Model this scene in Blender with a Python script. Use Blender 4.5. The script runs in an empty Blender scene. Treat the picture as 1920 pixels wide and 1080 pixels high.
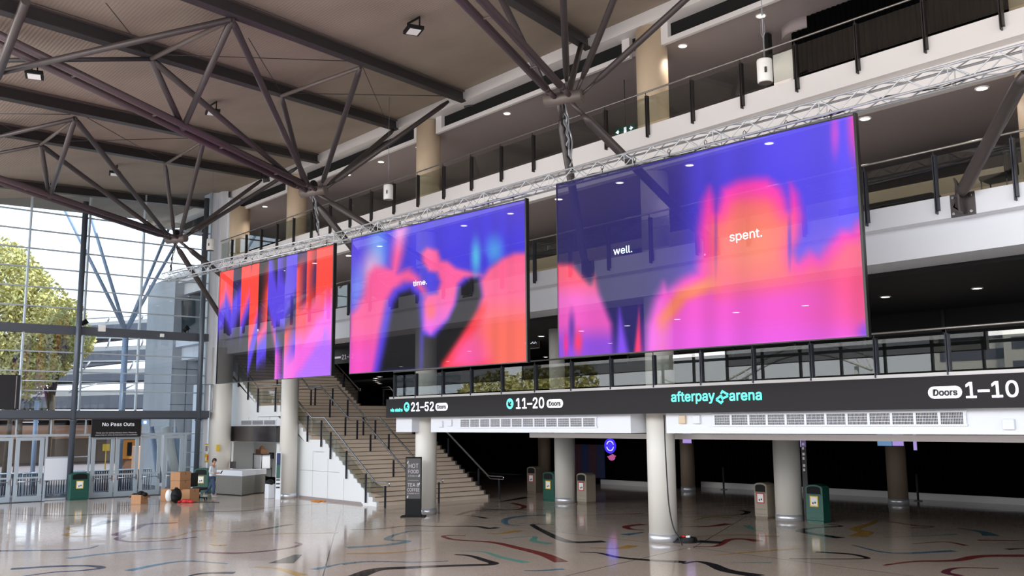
import bpy, bmesh, math, random
import numpy as np
from mathutils import Vector, Matrix
random.seed(7)
S = bpy.context.scene
COL = S.collection
PI = math.pi
# ---------------- camera ----------------
FPX = 1760.5; YAW, PIT, ROL = -.853943, .1430286, -.0069201
CAM = np.array([0., 0., 3.2])
_cy, _sy = math.cos(YAW), math.sin(YAW)
FW = np.array([_sy*math.cos(PIT), _cy*math.cos(PIT), math.sin(PIT)])
_rt = np.array([_cy, -_sy, 0.]); _up = np.cross(_rt, FW)
RT = _rt*math.cos(ROL)+_up*math.sin(ROL); UP = -_rt*math.sin(ROL)+_up*math.cos(ROL)
cd = bpy.data.cameras.new('camera'); cam = bpy.data.objects.new('camera', cd); COL.objects.link(cam)
cd.sensor_width = 36; cd.lens = FPX/1920*36; cd.clip_end = 600; cd.clip_start = .1
M = Matrix.Identity(4)
for i in range(3):
    M[i][0] = RT[i]; M[i][1] = UP[i]; M[i][2] = -FW[i]; M[i][3] = CAM[i]
cam.matrix_world = M
S.camera = cam
# ---------------- world, sun, exposure ----------------
W = bpy.data.worlds.new('world'); S.world = W; W.use_nodes = True
nt = W.node_tree; nt.nodes.clear()
wo = nt.nodes.new('ShaderNodeOutputWorld'); bg = nt.nodes.new('ShaderNodeBackground')
tc = nt.nodes.new('ShaderNodeTexCoord'); sx = nt.nodes.new('ShaderNodeSeparateXYZ'); rp = nt.nodes.new('ShaderNodeValToRGB')
nt.links.new(tc.outputs['Generated'], sx.inputs[0]); nt.links.new(sx.outputs['Z'], rp.inputs[0])
rp.color_ramp.elements[0].position = .0; rp.color_ramp.elements[0].color = (.95, .97, 1, 1)
rp.color_ramp.elements[1].position = .7; rp.color_ramp.elements[1].color = (.50, .72, 1, 1)
nt.links.new(rp.outputs[0], bg.inputs[0]); bg.inputs[1].default_value = 2.8
nt.links.new(bg.outputs[0], wo.inputs[0])
sd = bpy.data.lights.new('sun', 'SUN'); sd.energy = 8.0; sd.angle = .01; sd.color = (1, .93, .8)
so = bpy.data.objects.new('sun', sd); COL.objects.link(so)
so.rotation_euler = Vector((.25, .55, .75)).to_track_quat('Z', 'Y').to_euler()
# added fill lamp brightening the hall, in place of light through rear glazing
ad = bpy.data.lights.new('daylight_fill', 'AREA'); ad.shape = 'RECTANGLE'; ad.size = 56; ad.size_y = 4.2; ad.energy = 5200; ad.color = (1, .97, .95)
ao = bpy.data.objects.new('daylight_fill', ad); COL.objects.link(ao); ao.location = (-20, -5.5, 9.1); ao.rotation_euler = (math.radians(88), 0, 0)
S.view_settings.view_transform = 'Standard'; S.view_settings.look = 'None'
S.view_settings.exposure = 0.0; S.view_settings.gamma = 1
S.view_settings.use_curve_mapping = False

# ---------------- pixel to world helpers (photo frame 1920x1080) ----------------
def ray(x, y): return RT*(x-960)/FPX-UP*(y-540)/FPX+FW
def pl(x, y, ax, v):
    d = ray(x, y); return CAM+d*((v-CAM[ax])/d[ax])
def PX(x, y, v): return Vector(pl(x, y, 0, v))
def PY(x, y, v): return Vector(pl(x, y, 1, v))
def PZ(x, y, v=0.): return Vector(pl(x, y, 2, v))
def lin(c):
    c = c/255.; return c/12.92 if c <= .04045 else ((c+.055)/1.055)**2.4
def rgb(r, g, b): return (lin(r), lin(g), lin(b), 1)

# ---------------- materials ----------------
MAT = {}
def mat(name, col, rough=.6, metal=0., emit=None, es=1., noise=0., nscale=8., bump=0., bscale=40., spec=.5, coat=0.):
    m = bpy.data.materials.new(name); m.use_nodes = True; n = m.node_tree; b = n.nodes['Principled BSDF']
    b.inputs['Base Color'].default_value = col; b.inputs['Roughness'].default_value = rough
    b.inputs['Metallic'].default_value = metal; b.inputs['Specular IOR Level'].default_value = spec
    b.inputs['Coat Weight'].default_value = coat
    if emit: b.inputs['Emission Color'].default_value = emit; b.inputs['Emission Strength'].default_value = es
    if noise > 0:
        t = n.nodes.new('ShaderNodeTexNoise'); t.inputs['Scale'].default_value = nscale; t.inputs['Detail'].default_value = 4
        co = n.nodes.new('ShaderNodeTexCoord'); n.links.new(co.outputs['Object'], t.inputs['Vector'])
        mx = n.nodes.new('ShaderNodeMix'); mx.data_type = 'RGBA'
        mx.inputs['A'].default_value = tuple(c*(1-noise) for c in col[:3])+(1,)
        mx.inputs['B'].default_value = tuple(min(1, c*(1+noise)) for c in col[:3])+(1,)
        n.links.new(t.outputs['Fac'], mx.inputs['Factor']); n.links.new(mx.outputs['Result'], b.inputs['Base Color'])
    if bump > 0:
        t = n.nodes.new('ShaderNodeTexNoise'); t.inputs['Scale'].default_value = bscale
        co = n.nodes.new('ShaderNodeTexCoord'); n.links.new(co.outputs['Object'], t.inputs['Vector'])
        bm = n.nodes.new('ShaderNodeBump'); bm.inputs['Strength'].default_value = bump
        n.links.new(t.outputs['Fac'], bm.inputs['Height']); n.links.new(bm.outputs[0], b.inputs['Normal'])
    MAT[name] = m; return m
def glass(name, tint=(1, 1, 1, 1), ior=1.45, rough=0., dirt=0.):
    m = bpy.data.materials.new(name); m.use_nodes = True; n = m.node_tree; n.nodes.clear()
    o = n.nodes.new('ShaderNodeOutputMaterial'); mx = n.nodes.new('ShaderNodeMixShader')
    t = n.nodes.new('ShaderNodeBsdfTransparent'); g = n.nodes.new('ShaderNodeBsdfGlossy'); pass
    t.inputs[0].default_value = tint; g.inputs['Roughness'].default_value = rough
    f0 = ((ior-1)/(ior+1))**2
    lw = n.nodes.new('ShaderNodeLayerWeight'); lw.inputs[0].default_value = .5
    pw = n.nodes.new('ShaderNodeMath'); pw.operation = 'POWER'; pw.inputs[1].default_value = 5
    ml = n.nodes.new('ShaderNodeMath'); ml.operation = 'MULTIPLY_ADD'; ml.inputs[1].default_value = (1-f0)*.8; ml.inputs[2].default_value = f0
    n.links.new(lw.outputs['Facing'], pw.inputs[0]); n.links.new(pw.outputs[0], ml.inputs[0])
    n.links.new(ml.outputs[0], mx.inputs[0]); n.links.new(t.outputs[0], mx.inputs[1]); n.links.new(g.outputs[0], mx.inputs[2])
    n.links.new(mx.outputs[0], o.inputs[0]); MAT[name] = m; return m

mat('white_paint', rgb(226, 222, 220), .55, noise=.02, nscale=.6)
mat('cool_white', rgb(224, 227, 233), .5, noise=.02, nscale=.6)
mat('ceiling_grey', rgb(150, 140, 140), .8, noise=.04, nscale=.5)
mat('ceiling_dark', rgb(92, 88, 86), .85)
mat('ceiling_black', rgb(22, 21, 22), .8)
mat('slot_black', rgb(8, 8, 8), .9)
mat('curtain_black', rgb(6, 6, 7), 1., spec=.05)
mat('steel_dark', rgb(76, 69, 69), .42, metal=.35, noise=.05, nscale=3)
mat('steel_beam', rgb(56, 53, 54), .5, metal=.2, noise=.06, nscale=2)
mat('steel_chord', rgb(84, 70, 74), .42, metal=.3)
mat('steel_tan', rgb(106, 96, 91), .45, metal=.2)
mat('steel_blue', rgb(80, 88, 98), .4, metal=.3)
mat('column_tan', rgb(212, 190, 162), .5, noise=.03, nscale=1.5)
mat('column_white', rgb(220, 216, 208), .45, noise=.02, nscale=1.5)
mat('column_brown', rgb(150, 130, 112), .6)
mat('chrome', rgb(200, 202, 206), .18, metal=1)
mat('stainless', rgb(150, 146, 142), .3, metal=.9)
mat('post_dark', rgb(52, 48, 48), .4, metal=.4)
mat('post_blue', rgb(58, 60, 70), .4, metal=.4)
mat('truss_alu', rgb(205, 208, 212), .38, metal=.55)
mat('cable_black', rgb(14, 14, 15), .5)
mat('cable_grey', rgb(150, 152, 158), .4, metal=.5)
mat('frame_alu', rgb(176, 186, 194), .4, metal=.25)
mat('frame_dark', rgb(60, 64, 70), .45, metal=.3)
mat('frame_black', rgb(12, 12, 13), .4)
mat('beam_grey', rgb(80, 84, 92), .45, metal=.2)
mat('band_metal', rgb(214, 216, 220), .3, metal=.6)
mat('sign_dark', rgb(40, 38, 40), .6, spec=.2)
mat('plaster', rgb(226, 228, 228), .6)
mat('beige_wall', rgb(176, 158, 132), .6, noise=.03)
mat('light_disc', (1, 1, 1, 1), .5, emit=(1, .93, .86, 1), es=7)
mat('speaker_white', rgb(228, 226, 222), .45)
mat('speaker_grey', rgb(60, 56, 56), .6)
mat('bin_green', rgb(16, 78, 66), .4, noise=.05)
mat('bin_beige', rgb(150, 140, 124), .5, noise=.05)
mat('bin_beige_dark', rgb(120, 110, 96), .5, noise=.05)
mat('black_plastic', rgb(16, 16, 17), .6, spec=.25)
mat('cardboard', rgb(176, 130, 92), .8, noise=.06, nscale=4)
mat('cardboard_dark', rgb(140, 98, 66), .8, noise=.06, nscale=4)
mat('grey_panel', rgb(126, 124, 118), .4, noise=.03)
mat('paper', rgb(240, 240, 238), .6)
mat('yellow', rgb(228, 190, 60), .5)
mat('red', rgb(196, 48, 44), .5)
mat('skin', rgb(196, 140, 112), .5)
mat('hair', rgb(38, 28, 22), .6)
mat('hoodie', rgb(206, 210, 214), .8, bump=.3, bscale=25)
mat('denim', rgb(62, 80, 110), .8, bump=.3, bscale=60)
mat('shoe', rgb(190, 190, 188), .6)
mat('brick_brown', rgb(120, 84, 62), .8, noise=.1)
mat('teal_lit', rgb(90, 220, 205), .5, emit=rgb(96, 232, 214), es=.9)
mat('white_lit', rgb(240, 240, 255), .5, emit=rgb(240, 240, 255), es=.95)
mat('grey_lit', rgb(170, 165, 170), .5, emit=rgb(170, 160, 168), es=.5)
mat('lilac_lit', rgb(160, 140, 210), .5, emit=rgb(176, 150, 225), es=.8)
mat('skyblue_lit', rgb(110, 150, 190), .5, emit=rgb(120, 160, 205), es=.6)
mat('green_sign', rgb(16, 48, 40), .5, emit=rgb(20, 70, 56), es=.5)
mat('asphalt', rgb(112, 100, 98), .85, noise=.08, nscale=2)
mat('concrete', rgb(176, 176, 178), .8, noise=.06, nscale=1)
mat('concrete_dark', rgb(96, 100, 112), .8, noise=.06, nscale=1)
mat('tower_white', rgb(214, 210, 200), .7)
mat('bark', rgb(96, 82, 66), .9)
mat('leaf_a', rgb(196, 188, 118), .7, noise=.35, nscale=1.3)
mat('leaf_b', rgb(120, 132, 84), .7, noise=.35, nscale=1.5)
mat('orange', rgb(206, 132, 48), .6)
mat('peach', rgb(208, 168, 138), .7)
mat('navy', rgb(28, 40, 88), .6)
mat('tread', rgb(236, 218, 198), .5, noise=.04, nscale=2)
mat('nosing', rgb(120, 104, 92), .5)
glass('glass_clear', (.90, .93, .93, 1))
glass('glass_rail', (.86, .89, .87, 1), 1.8)
glass('glass_facade', (.88, .92, .95, 1), 1.5)
def glass_shop():
    m = bpy.data.materials.new('glass_shop'); m.use_nodes = True; n = m.node_tree; b = n.nodes['Principled BSDF']
    b.inputs['Base Color'].default_value = (.004, .004, .004, 1); b.inputs['Roughness'].default_value = .015
    b.inputs['IOR'].default_value = 2.0
    t = n.nodes.new('ShaderNodeTexNoise'); t.inputs['Scale'].default_value = .7
    co = n.nodes.new('ShaderNodeTexCoord'); n.links.new(co.outputs['Object'], t.inputs['Vector'])
    bm = n.nodes.new('ShaderNodeBump'); bm.inputs['Strength'].default_value = .05; bm.inputs['Distance'].default_value = .1
    n.links.new(t.outputs['Fac'], bm.inputs['Height']); n.links.new(bm.outputs[0], b.inputs['Normal'])
    MAT['glass_shop'] = m
glass_shop()

# ---------------- mesh builder ----------------
class MB:
    def __init__(s): s.v = []; s.f = []; s.m = []; s.sm = []
    def add(s, vs, fs, mi=0, smooth=False):
        o = len(s.v); s.v += [tuple(v) for v in vs]; s.f += [tuple(i+o for i in f) for f in fs]
        s.m += [mi]*len(fs); s.sm += [smooth]*len(fs); return s
    def box(s, a, b, mi=0):
        x0, y0, z0 = (min(a[i], b[i]) for i in range(3)); x1, y1, z1 = (max(a[i], b[i]) for i in range(3))
        return s.add([(x0, y0, z0), (x1, y0, z0), (x1, y1, z0), (x0, y1, z0), (x0, y0, z1), (x1, y0, z1), (x1, y1, z1), (x0, y1, z1)],
                     [(0, 3, 2, 1), (4, 5, 6, 7), (0, 1, 5, 4), (1, 2, 6, 5), (2, 3, 7, 6), (3, 0, 4, 7)], mi)
    def cbox(s, c, d, rz=0, mi=0):
        vs = []
        for z in (-.5, .5):
            for x, y in ((-.5, -.5), (.5, -.5), (.5, .5), (-.5, .5)):
                px, py = x*d[0], y*d[1]
                vs.append((c[0]+px*math.cos(rz)-py*math.sin(rz), c[1]+px*math.sin(rz)+py*math.cos(rz), c[2]+z*d[2]))
        return s.add(vs, [(0, 3, 2, 1), (4, 5, 6, 7), (0, 1, 5, 4), (1, 2, 6, 5), (2, 3, 7, 6), (3, 0, 4, 7)], mi)
    def beam(s, a, b, w, h, up=(0, 0, 1), mi=0):
        a = Vector(a); b = Vector(b); d = (b-a).normalized(); u = Vector(up)
        r = d.cross(u)
        if r.length < 1e-4: r = d.cross(Vector((1, 0, 0)))
        r.normalize(); u = r.cross(d)
        vs = []
        for p in (a, b):
            for i, j in ((-1, -1), (1, -1), (1, 1), (-1, 1)): vs.append(p+r*(w/2*i)+u*(h/2*j))
        return s.add(vs, [(0, 3, 2, 1), (4, 5, 6, 7), (0, 1, 5, 4), (1, 2, 6, 5), (2, 3, 7, 6), (3, 0, 4, 7)], mi)
    def tube(s, a, b, r, r2=None, n=10, caps=True, mi=0):
        a = Vector(a); b = Vector(b); r2 = r if r2 is None else r2
        d = (b-a).normalized(); u = Vector((0, 0, 1)) if abs(d.z) < .9 else Vector((1, 0, 0))
        x = d.cross(u).normalized(); y = d.cross(x)
        vs = []
        for p, q in ((a, r), (b, r2)):
            for k in range(n):
                t = 2*PI*k/n; vs.append(p+x*(q*math.cos(t))+y*(q*math.sin(t)))
        s.add(vs, [(k, (k+1) % n, n+(k+1) % n, n+k) for k in range(n)], mi, True)
        if caps: s.add([vs[k] for k in range(n)], [tuple(range(n-1, -1, -1))], mi); s.add([vs[n+k] for k in range(n)], [tuple(range(n))], mi)
        return s
    def path(s, pts, r, n=8, mi=0):
        pts = [Vector(p) for p in pts]; vs = []; N = len(pts); px = None
        for i, p in enumerate(pts):
            d = (pts[min(i+1, N-1)]-pts[max(i-1, 0)]).normalized()
            if px is None:
                u = Vector((0, 0, 1)) if abs(d.z) < .9 else Vector((1, 0, 0)); px = d.cross(u).normalized()
            else: px = (px-d*px.dot(d)).normalized()
            py = d.cross(px)
            rr = r[i] if isinstance(r, (list, tuple)) else r
            for k in range(n):
                t = 2*PI*k/n; vs.append(p+px*(rr*math.cos(t))+py*(rr*math.sin(t)))
        fs = [(i*n+k, i*n+(k+1) % n, (i+1)*n+(k+1) % n, (i+1)*n+k) for i in range(N-1) for k in range(n)]
        s.add(vs, fs, mi, True); s.add(vs[:n], [tuple(range(n-1, -1, -1))], mi); s.add(vs[-n:], [tuple(range(n))], mi)
        return s
    def lathe(s, c, prof, n=32, mi=0, caps=True):
        vs = [(c[0]+r*math.cos(2*PI*k/n), c[1]+r*math.sin(2*PI*k/n), c[2]+z) for r, z in prof for k in range(n)]
        fs = [(i*n+k, i*n+(k+1) % n, (i+1)*n+(k+1) % n, (i+1)*n+k) for i in range(len(prof)-1) for k in range(n)]
        s.add(vs, fs, mi, True)
        if caps:
            s.add(vs[:n], [tuple(range(n-1, -1, -1))], mi); s.add(vs[-n:], [tuple(range(n))], mi)
        return s
    def poly(s, pts, mi=0): return s.add(pts, [tuple(range(len(pts)))], mi)
    def prism(s, pts, ext, mi=0):
        """closed outline pts extruded by vector ext"""
        e = Vector(ext); n = len(pts); a = [Vector(p) for p in pts]; b = [p+e for p in a]
        s.add(a+b, [tuple(range(n-1, -1, -1)), tuple(range(n, 2*n))]+[(k, (k+1) % n, n+(k+1) % n, n+k) for k in range(n)], mi); return s
    def ball(s, c, r, n=12, m=8, sc=(1, 1, 1), mi=0):
        vs = []; fs = []
        for i in range(m+1):
            ph = PI*i/m
            for k in range(n):
                t = 2*PI*k/n; vs.append((c[0]+r*sc[0]*math.sin(ph)*math.cos(t), c[1]+r*sc[1]*math.sin(ph)*math.sin(t), c[2]+r*sc[2]*math.cos(ph)))
        for i in range(m):
            for k in range(n): fs.append((i*n+k, (i+1)*n+k, (i+1)*n+(k+1) % n, i*n+(k+1) % n))
        return s.add(vs, fs, mi, True)
    def mesh(s, name, mats, off=(0, 0, 0)):
        me = bpy.data.meshes.new(name)
        me.from_pydata([(v[0]-off[0], v[1]-off[1], v[2]-off[2]) for v in s.v], [], s.f)
        for m in (mats if isinstance(mats, (list, tuple)) else [mats]): me.materials.append(MAT[m])
        me.polygons.foreach_set('material_index', s.m); me.polygons.foreach_set('use_smooth', s.sm)
        me.update()
        b = bmesh.new(); b.from_mesh(me); bmesh.ops.remove_doubles(b, verts=b.verts, dist=1e-5)
        bmesh.ops.recalc_face_normals(b, faces=b.faces); b.to_mesh(me); b.free()
        return me
WO = {}
def obj(name, mb, m, parent=None, label=None, bevel=0, kind=None):
    off = WO.get(parent.name, Vector()) if parent else Vector()
    me = mb.mesh(name, m, off) if isinstance(mb, MB) else mb
    o = bpy.data.objects.new(name, me); COL.objects.link(o)
    if parent: o.parent = parent; WO[o.name] = off
    if label: o['label'] = label
    if kind: o['kind'] = kind
    if bevel:
        b = o.modifiers.new('bevel', 'BEVEL'); b.width = bevel; b.segments = 2; b.limit_method = 'ANGLE'
    return o
def tag(o, label, cat, group=None, kind=None):
    o['label'] = label; o['category'] = cat
    if group: o['group'] = group
    if kind: o['kind'] = kind
    return o
def thing(name, label, cat, loc=(0, 0, 0), rz=0, group=None):
    o = bpy.data.objects.new(name, None); COL.objects.link(o); o.location = loc; o.rotation_euler.z = rz
    o.empty_display_size = .2
    WO[o.name] = Vector(loc) if rz == 0 else Vector()
    return tag(o, label, cat, group)
def solo(name, mb, m, label, cat, group=None, bevel=0, kind=None):
    """a thing that is one mesh; its origin is put at the base of the shape"""
    vs = mb.v; c = Vector(((min(v[0] for v in vs)+max(v[0] for v in vs))/2, (min(v[1] for v in vs)+max(v[1] for v in vs))/2, min(v[2] for v in vs)))
    me = mb.mesh(name, m, c); o = bpy.data.objects.new(name, me); COL.objects.link(o); o.location = c; WO[o.name] = c
    if bevel:
        b = o.modifiers.new('bevel', 'BEVEL'); b.width = bevel; b.segments = 2; b.limit_method = 'ANGLE'
    return tag(o, label, cat, group, kind)
def struct(name, mb, m, label=None, cat=None, bevel=0):
    o = obj(name, mb, m, bevel=bevel); o['kind'] = 'structure'
    if label: o['label'] = label
    return o
def dup(root, loc, rz=None, label=None, group=None):
    r = root.copy(); COL.objects.link(r); r.location = loc
    if rz is not None: r.rotation_euler.z = rz
    if label: r['label'] = label
    if group: r['group'] = group
    for ch in list(root.children):
        c = ch.copy(); COL.objects.link(c); c.parent = r
        for g in list(ch.children):
            d = g.copy(); COL.objects.link(d); d.parent = c
    return r
import os
try: FONT = bpy.data.fonts.load(os.path.join(bpy.utils.system_resource('DATAFILES'), 'fonts', 'Inter.woff2'))   # the sans face that ships with Blender
except Exception: FONT = None
def cap_height():
    cu = bpy.data.curves.new('measure', 'FONT'); cu.body = 'H'; cu.font = FONT if FONT else cu.font; t = bpy.data.objects.new('measure', cu); COL.objects.link(t)
    me = bpy.data.meshes.new_from_object(t.evaluated_get(bpy.context.evaluated_depsgraph_get())); h = max(v.co.y for v in me.vertices)
    bpy.data.objects.remove(t); bpy.data.meshes.remove(me); bpy.data.curves.remove(cu); return h
CAPH = cap_height()
def text(name, s, m, parent, origin, right, up, size, extrude=.004, align='LEFT', label=None, spacing=1.0, width=None, bold=0):
    """lettering as a mesh: origin = start of baseline, right/up = directions, size = cap height in metres"""
    cu = bpy.data.curves.new(name, 'FONT'); cu.body = s; cu.font = FONT if FONT else cu.font; cu.size = size/CAPH; cu.extrude = extrude; cu.align_x = align
    cu.space_character = spacing; cu.resolution_u = 3
    t = bpy.data.objects.new(name, cu); COL.objects.link(t)
    dg = bpy.context.evaluated_depsgraph_get(); me = bpy.data.meshes.new_from_object(t.evaluated_get(dg)); me.name = name
    bpy.data.objects.remove(t)
    xs = [v.co.x for v in me.vertices]; k = 1.
    if width and xs: k = width/(max(xs)-min(xs)); x0 = min(xs)
    R = Vector(right).normalized(); U = Vector(up).normalized(); N = R.cross(U)
    O = Vector(origin)-(WO.get(parent.name, Vector()) if parent else Vector())
    for v in me.vertices:
        x = (v.co.x-x0)*k if width else v.co.x
        v.co = O+R*x+U*v.co.y+N*v.co.z
    if bold:      # heavier strokes: the same outlines laid over each other a hair apart
        bm = bmesh.new()
        for i, j in ((-1, -1), (1, -1), (1, 1), (-1, 1)):
            c = me.copy(); c.transform(Matrix.Translation(R*(i*bold)+U*(j*bold)+N*(.0002*(i+2*j)))); bm.from_mesh(c); bpy.data.meshes.remove(c)
        bm.to_mesh(me); bm.free()
    me.materials.clear(); me.materials.append(MAT[m])
    for pg in me.polygons: pg.material_index = 0
    o = bpy.data.objects.new(name, me); COL.objects.link(o)
    if parent: o.parent = parent; WO[o.name] = WO.get(parent.name, Vector())
    if label: o['label'] = label
    return o
def cr(pts, n=8):
    """catmull-rom through points"""
    P = [Vector(p) for p in pts]
    if len(P) < 3:
        return P
    P = [P[0]*2-P[1]]+P+[P[-1]*2-P[-2]]; out = []
    for i in range(1, len(P)-2):
        for k in range(n):
            t = k/n; a, b, c, d = P[i-1:i+3]
            out.append(.5*((2*b)+(c-a)*t+(2*a-5*b+4*c-d)*t*t+(3*b-a-3*c+d)*t**3))
    return out+[P[-2]]
# ================= ROOM SHELL =================
YF = 19.5                      # plane of the balcony fronts
ZL = {1: 4.18, 2: 7.85, 3: 11.4}
XW = -44.8                     # window wall
COLX = [-49.2, -38.55, -28.1, -17.25, -6.8, 3.8]
# ---- roof plane ----
RE = PY(868, 170, 19.9)
rdir = Vector(ray(1610, 490)).normalized()
RN = rdir.cross(Vector((1, 0, 0))).normalized()
if RN.z < 0: RN = -RN
def RP(x, y, drop=0.):
    d = ray(x, y); n = np.array(RN); t = ((np.array(RE)-CAM)@n)/(d@n)
    return Vector(CAM+d*t)-RN*drop
def roofz(X, Y): return RE.z-(RN.x*(X-RE.x)+RN.y*(Y-RE.y))/RN.z
# ---- floor: polished terrazzo with coloured inlaid ribbons ----
def terrazzo():
    m = bpy.data.materials.new('terrazzo'); m.use_nodes = True; n = m.node_tree; b = n.nodes['Principled BSDF']
    co = n.nodes.new('ShaderNodeTexCoord')
    v = n.nodes.new('ShaderNodeTexVoronoi'); v.inputs['Scale'].default_value = 55
    r = n.nodes.new('ShaderNodeValToRGB'); r.color_ramp.elements[0].color = rgb(204, 180, 160); r.color_ramp.elements[1].color = rgb(236, 218, 202)
    n1 = n.nodes.new('ShaderNodeTexNoise'); n1.inputs['Scale'].default_value = .35
    mx = n.nodes.new('ShaderNodeMix'); mx.data_type = 'RGBA'; mx.blend_type = 'MULTIPLY'; mx.inputs['Factor'].default_value = .35
    n.links.new(co.outputs['Object'], v.inputs['Vector']); n.links.new(v.outputs['Color'], r.inputs[0])
    n.links.new(co.outputs['Object'], n1.inputs['Vector']); n.links.new(r.outputs[0], mx.inputs['A'])
    n.links.new(n1.outputs['Fac'], mx.inputs['B']); n.links.new(mx.outputs['Result'], b.inputs['Base Color'])
    n2 = n.nodes.new('ShaderNodeTexNoise'); n2.inputs['Scale'].default_value = .8; n2.inputs['Detail'].default_value = 2
    bm = n.nodes.new('ShaderNodeBump'); bm.inputs['Strength'].default_value = .06; bm.inputs['Distance'].default_value = .08
    n.links.new(co.outputs['Object'], n2.inputs['Vector']); n.links.new(n2.outputs['Fac'], bm.inputs['Height']); n.links.new(bm.outputs[0], b.inputs['Normal'])
    b.inputs['Roughness'].default_value = .09; b.inputs['IOR'].default_value = 1.6
    MAT['terrazzo'] = m
terrazzo()
for nm, c in dict(ink_black=(48, 46, 48), ink_navy=(62, 68, 90), ink_red=(140, 62, 56), ink_maroon=(118, 58, 72), ink_blue=(92, 130, 148), ink_teal=(120, 176, 160), ink_yellow=(198, 154, 80), joint=(70, 62, 58)).items():
    mat(nm, rgb(*c), .1, spec=.6)
fl = MB(); fl.box((XW-.1, -14, -.3), (14, 40.5, 0), 0)
INK = ['ink_black', 'ink_navy', 'ink_red', 'ink_maroon', 'ink_blue', 'ink_teal', 'ink_yellow', 'joint']
RIB = [
 (1, .16, [(-10, 1033), (67, 1032), (133, 1031), (167, 1028), (184, 1023)]), (1, .17, [(20, 1067), (100, 1062), (167, 1061), (190, 1065), (150, 1070), (100, 1073), (33, 1082)]),
 (3, .2, [(333, 980), (273, 983), (247, 993), (217, 1002), (230, 1005), (220, 1011), (250, 1016), (317, 1013), (370, 1007)]),
 (6, .15, [(260, 1010), (317, 1008), (360, 997), (400, 993)]), (6, .15, [(150, 985), (127, 990), (140, 997), (123, 1003), (167, 1006)]),
 (0, .14, [(407, 997), (467, 996), (547, 983)]), (0, .3, [(173, 987), (190, 982), (207, 976)]), (0, .12, [(0, 962), (100, 967), (217, 963)]), (0, .12, [(220, 948), (300, 945)]),
 (0, .14, [(383, 960), (467, 957), (517, 950), (633, 943)]), (6, .2, [(393, 1020), (410, 1023), (423, 1022)]),
 (3, .15, [(373, 1035), (450, 1037), (533, 1029), (563, 1021), (553, 1017)]), (4, .14, [(127, 1047), (200, 1038), (283, 1031), (340, 1028)]),
 (4, .14, [(240, 1070), (300, 1058), (353, 1052), (427, 1057)]), (0, .35, [(527, 1056), (560, 1040)]), (6, .15, [(477, 1063), (520, 1066), (567, 1079)]),
 (4, .15, [(587, 1068), (640, 1057)]), (0, .16, [(350, 1081), (383, 1075), (440, 1074)]), (6, .14, [(480, 1003), (533, 1000), (633, 999)]),
 (0, .16, [(657, 993), (707, 992), (767, 986), (823, 987), (890, 987), (917, 991), (933, 989)]),
 (4, .2, [(813, 996), (773, 996), (740, 1003), (727, 1012), (763, 1015), (723, 1022), (650, 1027)]), (6, .12, [(650, 1038), (723, 1037), (773, 1033), (807, 1027)]),
 (4, .13, [(640, 1058), (690, 1053), (773, 1054), (840, 1052)]), (0, .24, [(665, 1082), (707, 1068), (773, 1064), (840, 1061), (923, 1058), (907, 1050), (880, 1042), (853, 1040)]),
 (2, .2, [(873, 1004), (832, 1005), (853, 1012), (923, 1017), (973, 1028), (1020, 1040), (1053, 1054)]), (5, .14, [(863, 1033), (907, 1035), (940, 1045), (987, 1055)]),
 (6, .2, [(913, 1000), (940, 1000), (973, 995)]), (5, .16, [(943, 1010), (1000, 1006), (1000, 1014), (1030, 1020)]),
 (0, .22, [(1037, 983), (1002, 983), (1002, 987), (1033, 1003), (1057, 1013), (1083, 1017), (1133, 1015)]), (4, .22, [(977, 986), (950, 983), (950, 973), (990, 967), (1030, 966)]),
 (0, .12, [(853, 965), (890, 968), (913, 972)]), (0, .26, [(927, 942), (957, 938), (990, 932)]), (2, .16, [(960, 943), (983, 950), (960, 956), (880, 953)]),
 (0, .14, [(857, 966), (893, 957), (957, 956), (1037, 955)]), (6, .2, [(1107, 1027), (1160, 1028), (1187, 1023)]), (0, .18, [(1087, 1035), (1123, 1037), (1160, 1045), (1213, 1050), (1285, 1054)]),
 (4, .12, [(983, 1070), (1013, 1070), (1057, 1067)]), (2, .2, [(1207, 983), (1175, 987), (1182, 992), (1207, 994)]), (2, .12, [(1057, 968), (1140, 965), (1207, 963)]), (4, .2, [(1170, 1003), (1207, 998)]),
 (0, .16, [(1280, 970), (1347, 967), (1390, 965), (1402, 960), (1387, 957)]), (6, .16, [(1300, 976), (1330, 970), (1373, 971)]), (2, .2, [(1275, 988), (1330, 987), (1367, 982)]),
 (2, .2, [(1300, 1025), (1343, 1024), (1367, 1012), (1397, 1011), (1423, 1015)]), (6, .12, [(1300, 1006), (1380, 1003), (1460, 1006)]), (0, .24, [(1280, 1057), (1307, 1053), (1333, 1058), (1363, 1070), (1423, 1080)]),
 (6, .13, [(1340, 1041), (1413, 1035), (1497, 1028)]), (0, .14, [(1480, 1048), (1607, 1048), (1625, 1046), (1593, 1039), (1530, 1035)]), (0, .2, [(1577, 1009), (1513, 999), (1502, 994), (1533, 989), (1577, 987), (1553, 983)]),
 (6, .3, [(1643, 976), (1633, 982), (1603, 992), (1623, 998), (1607, 1006)]), (2, .14, [(1667, 978), (1713, 985), (1750, 988), (1703, 990)]), (4, .16, [(1597, 1022), (1673, 1037), (1790, 1033)]),
 (4, .26, [(1793, 990), (1840, 997), (1860, 1005)]), (2, .22, [(1657, 1060), (1713, 1053), (1790, 1051), (1840, 1043), (1925, 1042)]), (2, .12, [(1833, 1013), (1925, 1014)]), (0, .14, [(1887, 1030), (1925, 1028)]),
 (2, .1, [(1710, 1020), (1770, 1016), (1813, 1023)]), (5, .1, [(1657, 1008), (1795, 1002)]), (5, .1, [(1370, 1055), (1447, 1055)]), (3, .14, [(1873, 1066), (1797, 1065), (1773, 1073), (1800, 1080)]), (5, .14, [(1400, 985), (1410, 992), (1430, 996)]),
]
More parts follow.
